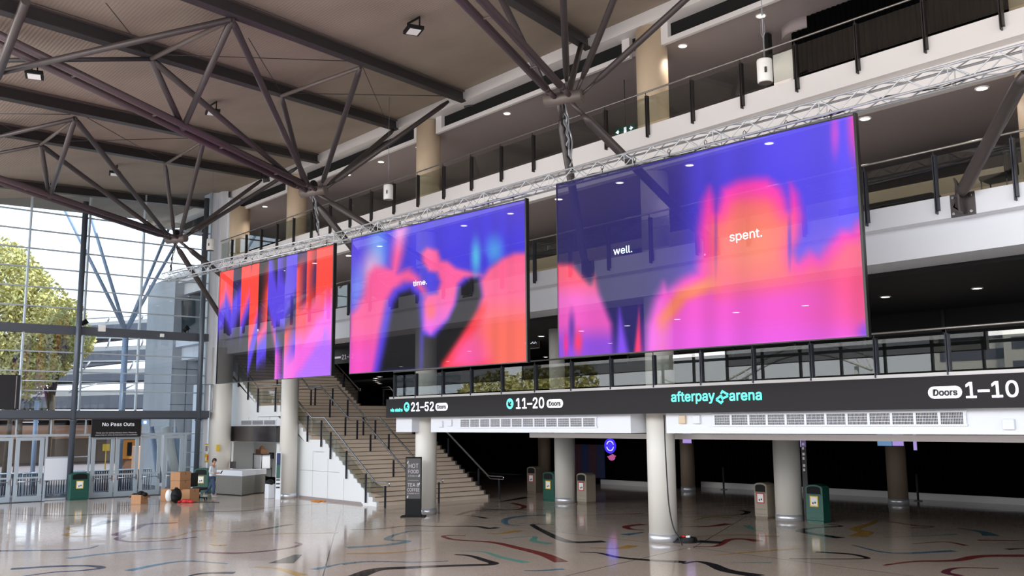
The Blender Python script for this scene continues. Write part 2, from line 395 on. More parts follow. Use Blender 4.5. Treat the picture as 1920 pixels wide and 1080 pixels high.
for mi, w, pts in RIB:
    w_ = w*1.5
    P = cr([PZ(*p) for p in pts], 10); N = len(P); L = []; R = []
    for i, p in enumerate(P):
        d = (P[min(i+1, N-1)]-P[max(i-1, 0)]).normalized(); s = Vector((-d.y, d.x, 0))
        t = i/(N-1); ww = w_*(.28+.9*t) if (len(pts)+mi) % 2 else w_*(1.15-.8*t)
        L.append(p+s*ww/2); R.append(p-s*ww/2)
    o = [(q.x, q.y, .0015+.0004*(RIB.index((mi, w, pts)) % 5)) for q in L+R]
    fl.add(o, [(i, i+1, N+i+1, N+i) for i in range(N-1)], mi+1)
for a, b in (((640, 950), (1300, 1027)), ((1300, 1027), (1960, 1112)), ((1060, 1080), (1290, 1027)), ((600, 1100), (640, 955)), ((1300, 1027), (1400, 968))):
    A, B = PZ(*a), PZ(*b); s = (B-A).normalized(); s = Vector((-s.y, s.x, 0))*.012
    fl.poly([(q.x, q.y, .0012) for q in (A+s, B+s, B-s, A-s)], 8)
floor = struct('floor', fl, ['terrazzo']+INK)

# ---- roof deck (corrugated sheet on the plane), cut short behind the photographer to let sky light in ----
def deck_mat():
    m = mat('roof_deck', rgb(150, 138, 130), .8); n = m.node_tree; b = n.nodes['Principled BSDF']
    co = n.nodes.new('ShaderNodeTexCoord'); w = n.nodes.new('ShaderNodeTexWave'); w.bands_direction = 'Y'; w.inputs['Scale'].default_value = 3.2
    bm = n.nodes.new('ShaderNodeBump'); bm.inputs['Strength'].default_value = .15; bm.inputs['Distance'].default_value = .03
    n.links.new(co.outputs['Object'], w.inputs['Vector']); n.links.new(w.outputs['Fac'], bm.inputs['Height']); n.links.new(bm.outputs[0], b.inputs['Normal'])
    t = n.nodes.new('ShaderNodeTexNoise'); t.inputs['Scale'].default_value = .5; t.inputs['Detail'].default_value = 6
    r = n.nodes.new('ShaderNodeValToRGB'); r.color_ramp.elements[0].color = rgb(136, 124, 112); r.color_ramp.elements[1].color = rgb(168, 154, 140)
    n.links.new(co.outputs['Object'], t.inputs['Vector']); n.links.new(t.outputs['Fac'], r.inputs[0]); n.links.new(r.outputs[0], b.inputs['Base Color'])
deck_mat()
def roofpt(X, Y, dz=0): return (X, Y, roofz(X, Y)+dz)
# outer edge of the roof beyond the window wall
oe = [RP(-60, 374), RP(0, 383), RP(270, 412), RP(372, 426)]
mb = MB(); top = []
out = [(-56, 2.4), (-55, 4)]+[(p.x, p.y) for p in oe[1:]]+[(oe[-1].x, 19.95), (14, 19.95), (14, 2.4)]
mb.prism([roofpt(x, y) for x, y in out], (0, 0, .35))
struct('ceiling', mb, 'roof_deck')

# ---- balcony floors and fronts ----
def slab(name, mb, m): return struct(name, mb, m)
XR = 9.0
mb = MB(); mb.box((-29.2, YF-.08, 4.10), (XR, 41, ZL[1])); mb.box((-29.2, YF+.3, 3.45), (XR, 41, 4.10)); mb.box((-50, 26.75, 3.6), (-29.2, 41, 4.12))
slab('balcony_slab', mb, 'white_paint')
mb = MB(); mb.box((-52, YF, 7.38), (-38.5, 20.6, ZL[2])); mb.box((-52, 26.5, 7.38), (-38.5, 41, ZL[2])); mb.box((-38.5, YF, 7.38), (XR, 41, ZL[2])); mb.box((-52, YF+.35, 6.68), (-38.5, 20.6, 7.38)); mb.box((-38.5, YF+.35, 6.68), (XR, YF+1.6, 7.38)); slab('balcony_slab', mb, 'cool_white')
mb = MB(); mb.box((-52, YF, 10.85), (XR, 41, ZL[3])); mb.box((-52, YF+.35, 10.27), (XR, YF+.6, 10.85)); slab('balcony_slab', mb, 'white_paint')
# ceilings below the slabs
mb = MB(); mb.box((-52, YF+.6, 10.27), (XR, 41, 10.5)); struct('ceiling', mb, 'ceiling_grey')
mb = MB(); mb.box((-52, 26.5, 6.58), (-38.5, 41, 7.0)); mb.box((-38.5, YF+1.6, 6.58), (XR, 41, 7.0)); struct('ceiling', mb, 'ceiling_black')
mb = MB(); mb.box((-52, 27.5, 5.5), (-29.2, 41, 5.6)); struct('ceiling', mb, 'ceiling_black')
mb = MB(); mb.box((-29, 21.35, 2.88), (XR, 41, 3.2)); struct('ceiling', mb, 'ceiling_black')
# ceiling of the top floor with its black slot and white edge strip
mb = MB(); mb.box((-52, 20.42, 14.04), (XR, 41, 14.2)); struct('ceiling', mb, 'ceiling_grey')
mb = MB(); mb.box((-52, 20.46, 14.16), (XR, 20.5, 14.64)); struct('trim_1', mb, 'slot_black')
mb = MB()
for i in range(len(COLX)-1):
    a, b = COLX[i]+.5, COLX[i+1]-.62
    mb.box((a, 20.3, 14.0), (b, 20.42, 14.15)); mb.box((a, 20.3, 14.15), (a+.35, 20.45, 14.66)); mb.box((b-.3, 20.3, 14.15), (b, 20.45, 14.66))
struct('trim_2', mb, 'white_paint')
mb = MB(); mb.prism([(-52, 19.92, 14.62), (-52, 20.8, 14.62), (-52, 20.8, 16), (-52, 19.92, 16)], (61, 0, 0)); struct('wall_top', mb, 'white_paint')
# rear walls of each level
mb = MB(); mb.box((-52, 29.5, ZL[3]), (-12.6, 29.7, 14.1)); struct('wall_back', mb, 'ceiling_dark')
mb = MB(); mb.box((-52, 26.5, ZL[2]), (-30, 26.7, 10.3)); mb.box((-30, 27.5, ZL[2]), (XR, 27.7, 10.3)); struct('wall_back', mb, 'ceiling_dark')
mb = MB(); mb.box((-30, 23.4, ZL[2]), (XR, 23.6, 9.26)); struct('trim_3', mb, 'beige_wall')
mb = MB(); mb.box((-52, 40, 0), (XR, 40.3, 7)); mb.box((-50.2, 20.8, 0), (-50, 41, 15)); struct('wall_back', mb, 'curtain_black')
mb = MB(); mb.box((XR, 19.6, 0), (XR+.2, 41, 16)); struct('light_block_right', mb, 'white_paint')  # unseen wall added to keep side light out of the floors

# ---- columns ----
def column(x, y, z0, z1, r, m, label, band=True, group=None):
    t = thing('round_column', label, 'column', (x, y, z0), group=group)
    b = MB(); b.lathe((x, y, z0), [(r, .2 if band else 0), (r, z1-z0)], 40); obj('shaft', b, m, t)
    if band:
        b = MB(); b.lathe((x, y, z0), [(r+.012, 0), (r+.012, .21), (r, .212)], 40); obj('base_band', b, 'band_metal', t, 'polished metal skirting band')
    return t
names = {-38.5: 'beside the information counter', -28.1: 'behind the hot food display stand', -17.1: 'with the black cable running down it'}
for x in (-38.5, -28.1, -17.1):
    column(x, 20.3, 0, 4.1 if x > -30 else 6.68, .385, 'column_white', 'white round ground floor column '+names[x])
column(-28.0, 27.2, 0, 2.88, .42, 'column_white', 'cream round column between a green bin and a beige bin')
column(-17.75, 27.4, 0, 2.88, .43, 'column_white', 'cream round column at the right between a beige bin and a green bin')
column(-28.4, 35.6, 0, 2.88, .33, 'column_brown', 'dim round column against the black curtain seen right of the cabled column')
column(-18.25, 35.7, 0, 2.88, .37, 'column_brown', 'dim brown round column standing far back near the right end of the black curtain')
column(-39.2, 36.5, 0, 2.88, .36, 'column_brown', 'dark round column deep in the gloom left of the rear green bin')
for x, w in ((-38.5, 'above the stairs'), (-28.2, 'behind the middle screen'), (-17.1, 'behind the right screen')):
    column(x, 20.35, ZL[2], 10.27, .40, 'column_white', 'pale round column on the middle balcony '+w, False)
    if x > -30: column(x, 20.35, ZL[1], 6.68, .40, 'column_white', 'white round column on the lowest balcony '+w, False)
for x, w in ((-38.5, 'leftmost of the three in a row'), (-28.2, 'middle one of the three in a row'), (-17.1, 'rightmost of the three in a row'), (-6.8, 'past the black curtain')):
    column(x, 20.4, ZL[3], 14.6, .46, 'column_tan', 'tan round column rising from the top balcony, '+w, False)
column(-6.8, 20.35, ZL[2], 10.27, .45, 'column_tan', 'tan round column at the right end of the middle balcony', False)
# corner pier beside the glazed wall
mb = MB(); mb.box((-45.6, 18.95, 5.2), (-44.8, 19.35, 15.2)); mb.box((-45.6, 19.35, 5.2), (-44.45, 19.7, 15.2)); mb.box((-45.9, 18.9, 0), (-44.85, 19.25, 5.2)); mb.box((-46, 19.7, 7.0), (-44.3, 20.3, 14.6)); struct('wall_corner', mb, 'cool_white')
column(-44.75, 19.85, 0, 7, .52, 'column_white', 'big white round column in the corner by the safety posters')
column(-44.2, 20.25, ZL[3], 14.1, .5, 'column_tan', 'tan round column in the top balcony corner next to the glazed wall', False)
# ================= BALUSTRADES =================
def balustrade(label, zf, zr, x0, x1, extra='post_dark', y=YF, px=-7.1, drop=.36):
    t = thing('balustrade', label, 'balustrade', ((x0+x1)/2, y, zf-drop))
    b = MB(); b.tube((x0, y-.1, zr), (x1, y-.1, zr), .024, n=10); obj('handrail', b, 'stainless', t, 'thin polished handrail')
    k0 = math.ceil((px-x1)/1.57); k = k0
    xs = []
    while px-1.57*k > x0: xs.append(px-1.57*k); k += 1
    xs.append(x0+.03)
    for x in xs:
        b = MB(); b.box((x-.035, y-.11, zf-drop), (x-.012, y-.0, zr-.1)); b.box((x+.012, y-.11, zf-drop+.07), (x+.035, y-.0, zr-.1))
        b.box((x-.012, y-.07, zf-drop+.1), (x+.012, y-.03, zr-.16)); b.tube((x, y-.1, zr-.14), (x, y-.1, zr), .011, n=6)
        b.tube((x-.042, y-.06, zf-drop+.08), (x+.042, y-.06, zf-drop+.08), .014, n=6)
        obj('post', b, extra, t)
    xs = sorted(xs+[x1])
    for a, c in zip(xs[:-1], xs[1:]):
        if c-a < .3: continue
        b = MB(); b.box((a+.03, y-.055, zf+.04), (c-.03, y-.043, zr-.13)); obj('glass_panel', b, 'glass_rail', t)
    return t
balustrade('long glass balustrade with slim dark posts along the top balcony', ZL[3], 12.33, -44.9, 4)
balustrade('long glass balustrade with grey posts along the middle balcony', ZL[2], 8.86, -45, 4, 'post_blue')
balustrade('glass balustrade above the long dark door number sign', ZL[1], 5.08, -28.9, 4, 'post_blue', drop=.06)

# ================= LONG SIGN BOARD =================
sg = thing('sign_board', 'long dark fascia sign with door numbers and the arena name', 'sign', (-12, 19.3, 3.43))
b = MB(); b.box((-29.22, 19.3, 3.43), (XR-1, 19.36, 4.10)); obj('board', b, 'sign_dark', sg)
YS = 19.295
def on_sign(x, y): return PY(x, y, YS)
RX = (1, 0, 0); UZ = (0, 0, 1)
def stext(s, p0, p1, ph, m='white_lit', name='lettering', bold=.006):
    """text between two photo pixels on the sign face, cap height from ph pixel above baseline"""
    a, c = on_sign(*p0), on_sign(*p1); h = on_sign(*ph).z-a.z
    return text(name, s, m, sg, (a.x, YS, a.z), RX, UZ, h, .003, width=c.x-a.x, bold=bold)
stext('via stairs', (732, 772), (754.5, 771), (732, 766), 'teal_lit', bold=.006)
stext('21–52', (771, 771), (813, 769), (771, 755), bold=.006)
stext('11–20', (968, 766), (1020, 764), (968, 747), bold=.006)
stext('afterpay', (1259, 753), (1340, 750), (1259, 735.5), 'teal_lit', bold=.007)
stext('arena', (1368, 751), (1428, 748), (1368, 732.5), 'teal_lit', bold=.007)
stext('1–10', (1812, 746), (1910, 742), (1812, 717), bold=.006)
def pill(x0, x1, yc, h, s, sx0, sx1):
    a, c = on_sign(x0, yc), on_sign(x1, yc); hh = (on_sign(x0, yc-h/2).z-on_sign(x0, yc+h/2).z)/2
    b = MB(); pts = []
    for cx, t0 in ((c.x-hh, -PI/2), (a.x+hh, PI/2)):
        for k in range(9): t = t0+PI*k/8; pts.append((cx+hh*math.cos(t), YS-.002, a.z+hh*math.sin(t)))
    b.prism(pts, (0, .006, 0)); o = obj('name_pill', b, 'white_lit', sg, 'white rounded lozenge')
    u, w = on_sign(sx0, yc), on_sign(sx1, yc)
    t = text('lettering', s, 'frame_black', sg, (u.x, YS-.008, a.z-hh*.5), RX, UZ, hh*1.0, .002, width=w.x-u.x, bold=.008)
pill(816.5, 839.5, 763, 14, 'Doors', 820, 836)
pill(1025, 1055.5, 757, 16, 'Doors', 1029.5, 1051)
pill(1740, 1804, 736.5, 22.5, 'Doors', 1750, 1795)
def roundel(x, y, h, ang):
    c = on_sign(x, y); r = (on_sign(x, y-h/2).z-on_sign(x, y+h/2).z)/2
    b = MB(); b.prism([(c.x+r*math.cos(2*PI*k/24), YS-.002, c.z+r*math.sin(2*PI*k/24)) for k in range(24)], (0, .006, 0)); obj('arrow_disc', b, 'teal_lit', sg, 'round teal disc')
    b = MB(); d = Vector((math.cos(ang), 0, math.sin(ang))); n = Vector((-d.z, 0, d.x)); o = Vector((c.x, YS-.004, c.z)); w = r*.17
    def bar(p, q):
        e = (q-p).normalized(); m = Vector((-e.z, 0, e.x))*w; b.prism([p-m, q-m, q+m, p+m], (0, .002, 0))
    tip = o+d*r*.5
    bar(o-d*r*.5, tip); e1 = (d+n)*-.707; e2 = (d-n)*-.707
    bar(tip, tip+e1*r*.75); bar(tip, tip+e2*r*.75); obj('arrow', b, 'sign_dark', sg, 'dark arrow')
roundel(762.5, 763, 18, math.radians(135)); roundel(956, 757, 20, math.radians(225))
# linked-chevron emblem between the two words
def emblem(pts):
    b = MB(); P = [on_sign(*p) for p in pts]; w = .026
    for p, q in zip(P[:-1], P[1:]):
        p = Vector((p.x, YS, p.z)); q = Vector((q.x, YS, q.z)); e = (q-p).normalized(); m = Vector((-e.z, 0, e.x))*w
        b.prism([p-m-e*w, q-m+e*w, q+m+e*w, p+m-e*w], (0, .006, 0))
    obj('emblem', b, 'teal_lit', sg, 'teal linked loop emblem')
emblem([(1352.4, 737), (1354.4, 733.7), (1363.5, 739), (1363.5, 742.9), (1354.4, 747.4), (1352.4, 743.5), (1350.5, 742.9), (1344, 748.1), (1344, 750), (1351.8, 755.3), (1354.4, 752.7)])
# ================= TRUSS, SCREENS =================
TP = [Vector(PZ(303, 527, 9.25)), Vector(PZ(626, 455, 9.25)), Vector(PZ(1920, 116.7, 9.25))]
TP.append(TP[2]+(TP[2]-TP[1]).normalized()*4)
tr = thing('lighting_truss', 'long silver box truss hanging across the hall above the screens', 'truss', tuple(TP[1]))
TW = .32; segs = []
for (p, q) in zip(TP[:-1], TP[1:]):
    d = (q-p).normalized(); s = Vector((-d.y, d.x, 0))*TW; segs.append((p, q, d, s))
up = Vector((0, 0, TW))
for ch in range(4):
    b = MB()
    for (p, q, d, s) in segs:
        o = (s if ch % 2 else Vector())+(up if ch > 1 else Vector()); b.tube(p+o, q+o, .026, n=8)
    obj('chord', b, 'truss_alu', tr)
for face in range(4):
    b = MB()
    for (p, q, d, s) in segs:
        L = (q-p).length; n = max(2, int(round(L/.42))); st = L/n
        A, B = [(Vector(), s), (up, s+up), (Vector(), up), (s, s+up)][face]
        for i in range(n):
            u0 = p+d*(i*st); u1 = p+d*((i+1)*st)
            if i % 2: b.tube(u0+A, u1+B, .012, n=6, caps=False)
            else: b.tube(u0+B, u1+A, .012, n=6, caps=False)
            if i % 6 == 0: b.tube(u0+A, u0+B, .012, n=6, caps=False)
    obj('lacing', b, 'truss_alu', tr)
b = MB()
for (p, q, d, s) in segs[:3]:
    pts = []; n = int((q-p).length/.5)
    for i in range(n+1): pts.append(p+d*(i*(q-p).length/n)+s*.4+Vector((0, 0, .05+.03*math.sin(i*1.7))))
    b.path(pts, .014, 6); b.path([x+s*.2+Vector((0, 0, .03*math.cos(j))) for j, x in enumerate(pts)], .012, 6)
obj('power_cable', b, 'cable_black', tr, 'black cable lying along the truss')

# ---- painted light of the LED curtains ----
def screen_mat():
    m = bpy.data.materials.new('led_mesh'); m.use_nodes = True; n = m.node_tree; n.nodes.clear()
    o = n.nodes.new('ShaderNodeOutputMaterial'); a = n.nodes.new('ShaderNodeAddShader'); a2 = n.nodes.new('ShaderNodeAddShader')
    e = n.nodes.new('ShaderNodeEmission'); t = n.nodes.new('ShaderNodeBsdfTransparent'); at = n.nodes.new('ShaderNodeAttribute'); at.attribute_name = 'led'
    df = n.nodes.new('ShaderNodeBsdfDiffuse'); df.inputs[0].default_value = (.012, .012, .013, 1)
    t.inputs[0].default_value = (.175, .175, .18, 1)
    n.links.new(at.outputs['Color'], e.inputs[0]); ge = n.nodes.new('ShaderNodeNewGeometry'); iv = n.nodes.new('ShaderNodeMath'); iv.operation = 'SUBTRACT'; iv.inputs[0].default_value = 1.0; n.links.new(ge.outputs['Backfacing'], iv.inputs[1]); n.links.new(iv.outputs[0], e.inputs[1])
    n.links.new(e.outputs[0], a.inputs[0]); n.links.new(t.outputs[0], a.inputs[1]); n.links.new(a.outputs[0], a2.inputs[0]); n.links.new(df.outputs[0], a2.inputs[1]); n.links.new(a2.outputs[0], o.inputs[0])
    MAT['led_mesh'] = m
screen_mat()
mat('caption_lit', rgb(220, 245, 250), .5, emit=rgb(220, 248, 252), es=.95)
def led_screen(label, A, B, zb, zt, paint, words):
    """A,B = lower corners (x,y); paint(u,v)->rgb 0..255 with u to the right and v down"""
    A = Vector((A[0], A[1], zb)); B = Vector((B[0], B[1], zb)); d = (B-A).normalized(); n = Vector((d.y, -d.x, 0)); H = zt-zb; L = (B-A).length
    t = thing('led_screen', label, 'screen', tuple((A+B)/2))
    NU, NV = 200, 112; fs = []
    U, V = np.meshgrid(np.arange(NU+1)/NU, np.arange(NV+1)/NV); U = U.ravel(); V = V.ravel()
    P = np.array(A)+np.outer(L*U, np.array(d))+np.outer(H*(1-V), (0, 0, 1))+np.array(n)*.02; vs = [Vector(p) for p in P]
    c = np.clip(paint(U, V, *proj(P)), 0, 255)/255.; c = np.where(c <= .04045, c/12.92, ((c+.055)/1.055)**2.4)
    cols = np.concatenate([c, np.ones((len(c), 1))], 1).astype(np.float32).ravel()
    for j in range(NV):
        for i in range(NU): k = j*(NU+1)+i; fs.append((k, k+NU+1, k+NU+2, k+1))
    me = bpy.data.meshes.new('led_panel'); off = WO[t.name]; me.from_pydata([tuple(v-off) for v in vs], [], fs)
    at = me.color_attributes.new('led', 'FLOAT_COLOR', 'POINT'); at.data.foreach_set('color', cols); me.materials.append(MAT['led_mesh'])
    o = bpy.data.objects.new('led_panel', me); COL.objects.link(o); o.parent = t
    b = MB(); z = Vector((0, 0, 1))
    b.beam(A-z*.012, B-z*.012, .05, .024); b.beam(A+z*(H+.012), B+z*(H+.012), .05, .024)
    b.beam(A-d*.008-z*.024, A-d*.008+z*(H+.024), .016, .05, up=n); b.beam(B+d*.02-z*.03, B+d*.02+z*(H+.04), .05, .12, up=n)
    obj('edge_frame', b, 'frame_black', t)
    nh = 8
    for k in range(nh):
        u = (k+.5)/nh; p = A+d*(L*u)+z*(H+.04)
        # nearest truss height above this hanger
        b = MB(); b.tube(p, p+z*.11, .009, n=6); b.path([p+z*.1+d*.03, p+z*.15+d*.035, p+z*.2, p+z*.15-d*.035, p+z*.1-d*.03, p+z*.08, p+z*.1+d*.03], .008, 6)
        obj('hanger', b, 'cable_black', t)
    for s, u, v, h, wd in words:
        p = A+d*(L*u)+z*(H*(1-v))+n*.026
        text('caption', s, 'caption_lit', t, p, d, (0, 0, 1), h, .002, width=wd)
    return t
def proj(P):
    """photo position of world points (N,3)"""
    V = P-CAM; w = V@FW
    return 960+FPX*(V@RT)/w, 540-FPX*(V@UP)/w
def sdist(X, Y, poly):
    """signed distance to a polygon, negative inside"""
    d = np.full(X.shape, 1e9); ins = np.zeros(X.shape, bool); n = len(poly)
    for i in range(n):
        ax, ay = poly[i]; bx, by = poly[(i+1) % n]; ex, ey = bx-ax, by-ay
        t = np.clip(((X-ax)*ex+(Y-ay)*ey)/(ex*ex+ey*ey+1e-9), 0, 1)
        d = np.minimum(d, np.hypot(X-ax-t*ex, Y-ay-t*ey))
        c = ((ay > Y) != (by > Y)) & (X < (bx-ax)*(Y-ay)/((by-ay) if by != ay else 1e-9)+ax); ins ^= c
    return np.where(ins, -d, d)
def ss(t): t = np.clip(t, 0, 1); return t*t*(3-2*t)
def over(C, col, a):
    a = np.asarray(a)[:, None]; col = np.asarray(col, float)
    return C*(1-a)+col*a
def blob(X, Y, cx, cy, rx, ry, soft=1.): 
    r = np.hypot((X-cx)/rx, (Y-cy)/ry); return ss((1.5-r)/1.5)**soft
def pleat(X, k, amp): return 1-amp*(.5+.5*np.sin(X*k+2*np.sin(X*k*.31)))
def paint1(U, V, PXs, PYs):
    X = (PXs-400)*3.858
    K = (8, 8, 9); R = (255, 72, 60); B = (92, 68, 228); P = (246, 104, 228); Q = (184, 112, 255); N = (44, 30, 92); M = (246, 78, 140); r = (150, 30, 40)
    S = [(40, 'RRRMBBNKKKK', 'RRRMBBNKKKK', 0, -.6), (84, 'rRRMBBNKKKK', 'RRRMBBNKKKK', -1.6, .2), (148, 'NNNBBBNKKKK', 'KKNBBNKKKKK', .2, -.8), (216, 'RRRRMBNKKKK', 'rRRRMBNKKKK', .6, -1.6),
         (282, 'rRRRRRRMBBK', 'RRRRRRRMBBK', .2, -3.), (350, 'KKKKNNMBBKK', 'KrrRRRMBBNK', .5, -.4), (417, 'NBBBBBNKKKK', 'KNBBBBMNKKK', -1.8, 1.0), (485, 'BBBBBBNBPPP', 'NNBBBBKKNNB', 0, .6), (548, 'BBBBBNRMPPP', 'BBBBNNNBBPP', .6, -.4),
         (622, 'NRRRRRMPPPQ', 'NNNNNMRMPPQ', .5, -.5), (690, 'RRRRRMMPPQQ', 'rrNNrMMPPQQ', .4, -.6), (752, 'RRRRMMPPQQQ', 'RRRRRMPPQQQ', .2, -.3), (808, 'RRRRMPPQQQQ', 'RRRRMPPPQQQ', 0, 0), (866, 'RRRRMPPQQQQ', 'RRRRMPPPQQQ', 0, 0)]
    D = dict(K=K, R=R, B=B, P=P, Q=Q, N=N, M=M, r=r)
    Xc = 40+(866-40)*((U*.96)+.04*U*U)
    C = np.zeros((len(X), 3))
    for k in range(len(S)-1):
        x0, a, b, oL, oR = S[k]; x1 = S[k+1][0]; m = (Xc >= x0) & (Xc < x1+.001) if k else (Xc < x1)
        A = np.array([D[c] for c in a], float); Bc = np.array([D[c] for c in b], float)
        h = np.clip((Xc-x0)/(x1-x0), 0, 1); y = np.clip(V*10-(oL*(1-h)+oR*h), 0, 10); i0 = np.clip(y.astype(int), 0, 9); f = y-i0; h = h[:, None]**1.2
        ca = A[i0]*(1-f[:, None])+A[i0+1]*f[:, None]; cb = Bc[i0]*(1-f[:, None])+Bc[i0+1]*f[:, None]; C[m] = (ca*(1-h)+cb*h)[m]
    edge = np.min([np.abs(Xc-s[0]) for s in S], axis=0)
    return C
def paint2(U, V, PXs, PYs):
    X = (PXs-650)*3.177; Y = (PYs-365)*3.177
    C = np.zeros((len(X), 3))+np.array((70, 58, 222)); C = over(C, (96, 74, 226), ss((160-X)/160)); C = over(C, (84, 62, 196), ss((X-800)/300)*ss((300-Y)/300))
    C = over(C, (104, 160, 244), blob(X, Y, 185, 330, 70, 170)); C = over(C, (236, 186, 226), blob(X, Y, 150, 470, 75, 150)); C = over(C, (120, 150, 240), blob(X, Y, 60, 560, 60, 160)*.7)
    L = [(20, 720), (60, 680), (100, 600), (130, 470), (170, 430), (265, 440), (290, 200), (360, 185), (335, 330), (305, 465), (370, 445), (425, 490), (470, 575), (462, 610), (400, 520), (340, 520), (275, 570), (235, 640), (200, 800), (160, 1080), (0, 1090)]
    d = sdist(X, Y, L); a = ss((40-d)/72); pk = np.array((255, 92, 158))[None, :]*np.ones((len(X), 1))
    pk = over(pk, (250, 84, 200), ss((Y-750)/250)); pk = over(pk, (236, 150, 226), ss((380-Y)/160)); C = over(C, pk, a)
    A = [(262, 640), (300, 575), (380, 545), (440, 600), (458, 760), (470, 1060), (170, 1080), (215, 870)]
    d = sdist(X, Y, A); C = over(C, (80, 60, 226), ss((36-d)/60)); C = over(C, (6, 6, 8), ss((8-d)/56))
    F = [(450, 345), (480, 318), (540, 335), (560, 395), (600, 400), (650, 440), (720, 458), (800, 478), (700, 492), (660, 530), (640, 650), (600, 735), (540, 795), (500, 832), (458, 800), (458, 640), (480, 600), (540, 590), (562, 520), (540, 462), (490, 452), (455, 400)]
    K2 = [(665, 550), (740, 485), (790, 490), (812, 600), (770, 740), (700, 860), (620, 985), (560, 1045), (440, 1060), (450, 835), (520, 840), (600, 745), (648, 640)]
    d = sdist(X, Y, K2); C = over(C, (80, 60, 226), ss((26-d)/44)*ss((700-X)/60)); C = over(C, (6, 6, 8), ss((16-d)/50))
    d = sdist(X, Y, F); pk = np.array((255, 94, 160))[None, :]*np.ones((len(X), 1)); pk = over(pk, (236, 100, 226), ss((Y-560)/260)); pk = over(pk, (255, 104, 116), blob(X, Y, 500, 690, 34, 60)); C = over(C, pk, ss((26-d)/46))
    C = over(C, (84, 190, 240), blob(X, Y, 770, 370, 34, 120)); C = over(C, (78, 166, 240), blob(X, Y, 880, 330, 60, 100)*.9); C = over(C, (62, 54, 214), blob(X, Y, 822, 410, 22, 60)*.8)
    G = [(798, 510), (850, 440), (930, 380), (1000, 350), (1130, 345), (1130, 1000), (600, 1060), (560, 1040), (570, 1000), (640, 900), (720, 780), (780, 680), (810, 600)]
    d = sdist(X, Y, G); pk = np.array((255, 96, 146))[None, :]*np.ones((len(X), 1)); pk = over(pk, (255, 112, 96), ss((Y-560)/260)*ss((X-700)/200)); pk = over(pk, (255, 50, 56), ss((90+d)/90)*ss((Y-600)/100)*ss((900-X)/100)); pk = over(pk, (255, 90, 170), blob(X, Y, 740, 960, 120, 120)*.9)
    C = over(C, pk, ss((28-d)/54))
    return C*pleat(X, .045, .05)[:, None]
def paint3(U, V, PXs, PYs):
    X = (PXs-1035)*2.297; Y = (PYs-210)*2.297
    xs = [20, 400, 540, 640, 900, 1400]; cs = [(34, 28, 92), (34, 28, 104), (48, 36, 146), (68, 54, 204), (78, 64, 232), (102, 88, 255)]
    C = np.stack([np.interp(X, xs, [c[i] for c in cs]) for i in range(3)], 1)
    C = over(C, (110, 60, 200), ss((Y-500)/300)*.6*ss((X-450)/150)); C = over(C, (124, 92, 246), ss((Y-420)/200)*ss((X-1000)/200))
    C = over(C, (225, 80, 226), blob(X, Y, 1218, 90, 22, 110)*.8); C = over(C, (255, 76, 190), blob(X, Y, 1310, 50, 40, 170))
    Lm = [(10, 648), (90, 650), (130, 700), (165, 735), (185, 690), (210, 780), (262, 910), (275, 1080), (10, 1080)]
    d = sdist(X, Y, Lm); pk = np.array((255, 80, 110))[None, :]*np.ones((len(X), 1)); pk = over(pk, (244, 92, 200), ss((Y-700)/120)); pk = over(pk, (150, 78, 232), ss((Y-900)/110)); pk = over(pk, (255, 60, 110), blob(X, Y, 112, 990, 22, 60)); pk = over(pk, (255, 50, 150), blob(X, Y, 60, 1000, 12, 60)); pk = over(pk, (80, 50, 160), blob(X, Y, 85, 930, 16, 80)*.8)
    C = over(C, pk, ss((14-d)/40))
    d = sdist(X, Y, [(290, 845), (340, 1080), (270, 1080)]); C = over(C, (136, 80, 246), ss((16-d)/36))
    d = sdist(X, Y, [(376, 820), (392, 1080), (345, 1080)]); C = over(C, (255, 60, 120), ss((6-d)/20))
    G = [(395, 1080), (405, 920), (440, 810), (480, 735), (500, 760), (560, 715), (620, 690), (636, 600), (630, 520), (650, 380), (678, 325), (698, 370), (708, 420), (735, 330), (800, 296), (870, 285), (925, 285), (985, 325), (1008, 375), (1018, 420), (1028, 310), (1056, 350), (1078, 450), (1064, 540), (1040, 600), (1060, 640), (1110, 600), (1150, 620), (1200, 560), (1245, 510), (1290, 510), (1320, 470), (1440, 470), (1440, 1080)]
    d = sdist(X, Y, G); pk = np.array((255, 52, 190))[None, :]*np.ones((len(X), 1))
    pk = over(pk, (255, 96, 124), ss((-d-14)/80)*ss((Y-320)/110)); pk = over(pk, (255, 134, 104), blob(X, Y, 870, 560, 190, 200)*.95); pk = over(pk, (255, 92, 150), ss((Y-640)/120)*ss((X-1000)/200)*.8)
    pk = over(pk, (246, 90, 214), ss((Y-690-.12*(900-X)*(X > 700))/150)*.95*ss((1500-X)/500)); pk = over(pk, (255, 88, 140), blob(X, Y, 1330, 720, 150, 130)*.9)
    pk = over(pk, (255, 134, 92), ss((52-np.abs(sdist(X, Y, [(470, 1080), (480, 900), (560, 790), (680, 740), (800, 740), (800, 1080)])))/52)*ss((760-X)/100)*.95)
    pk = over(pk, (240, 96, 236), ss((Y-860)/120)*.8); pk = over(pk, (138, 90, 255), blob(X, Y, 1365, 950, 50, 50))
    C = over(C, pk, ss((32-d)/66)); C = over(C, (84, 62, 214), blob(X, Y, 1023, 560, 10, 120)*.8); C = over(C, (96, 50, 190), blob(X, Y, 706, 520, 8, 190)*.5)
    return C*pleat(X, .03, .07)[:, None]
led_screen('left see-through LED screen with red and violet vertical flames', (-35.07, 15.34), (-27.14, 15.81), 4.8, 9.152, paint1, [('s', .385, .585, .09, .07)])
led_screen('middle LED screen with pink shapes on blue reading time.', (-25.97, 15.77), (-18.36, 16.53), 4.8, 9.152, paint2, [('time.', .40, .43, .15, .62)])
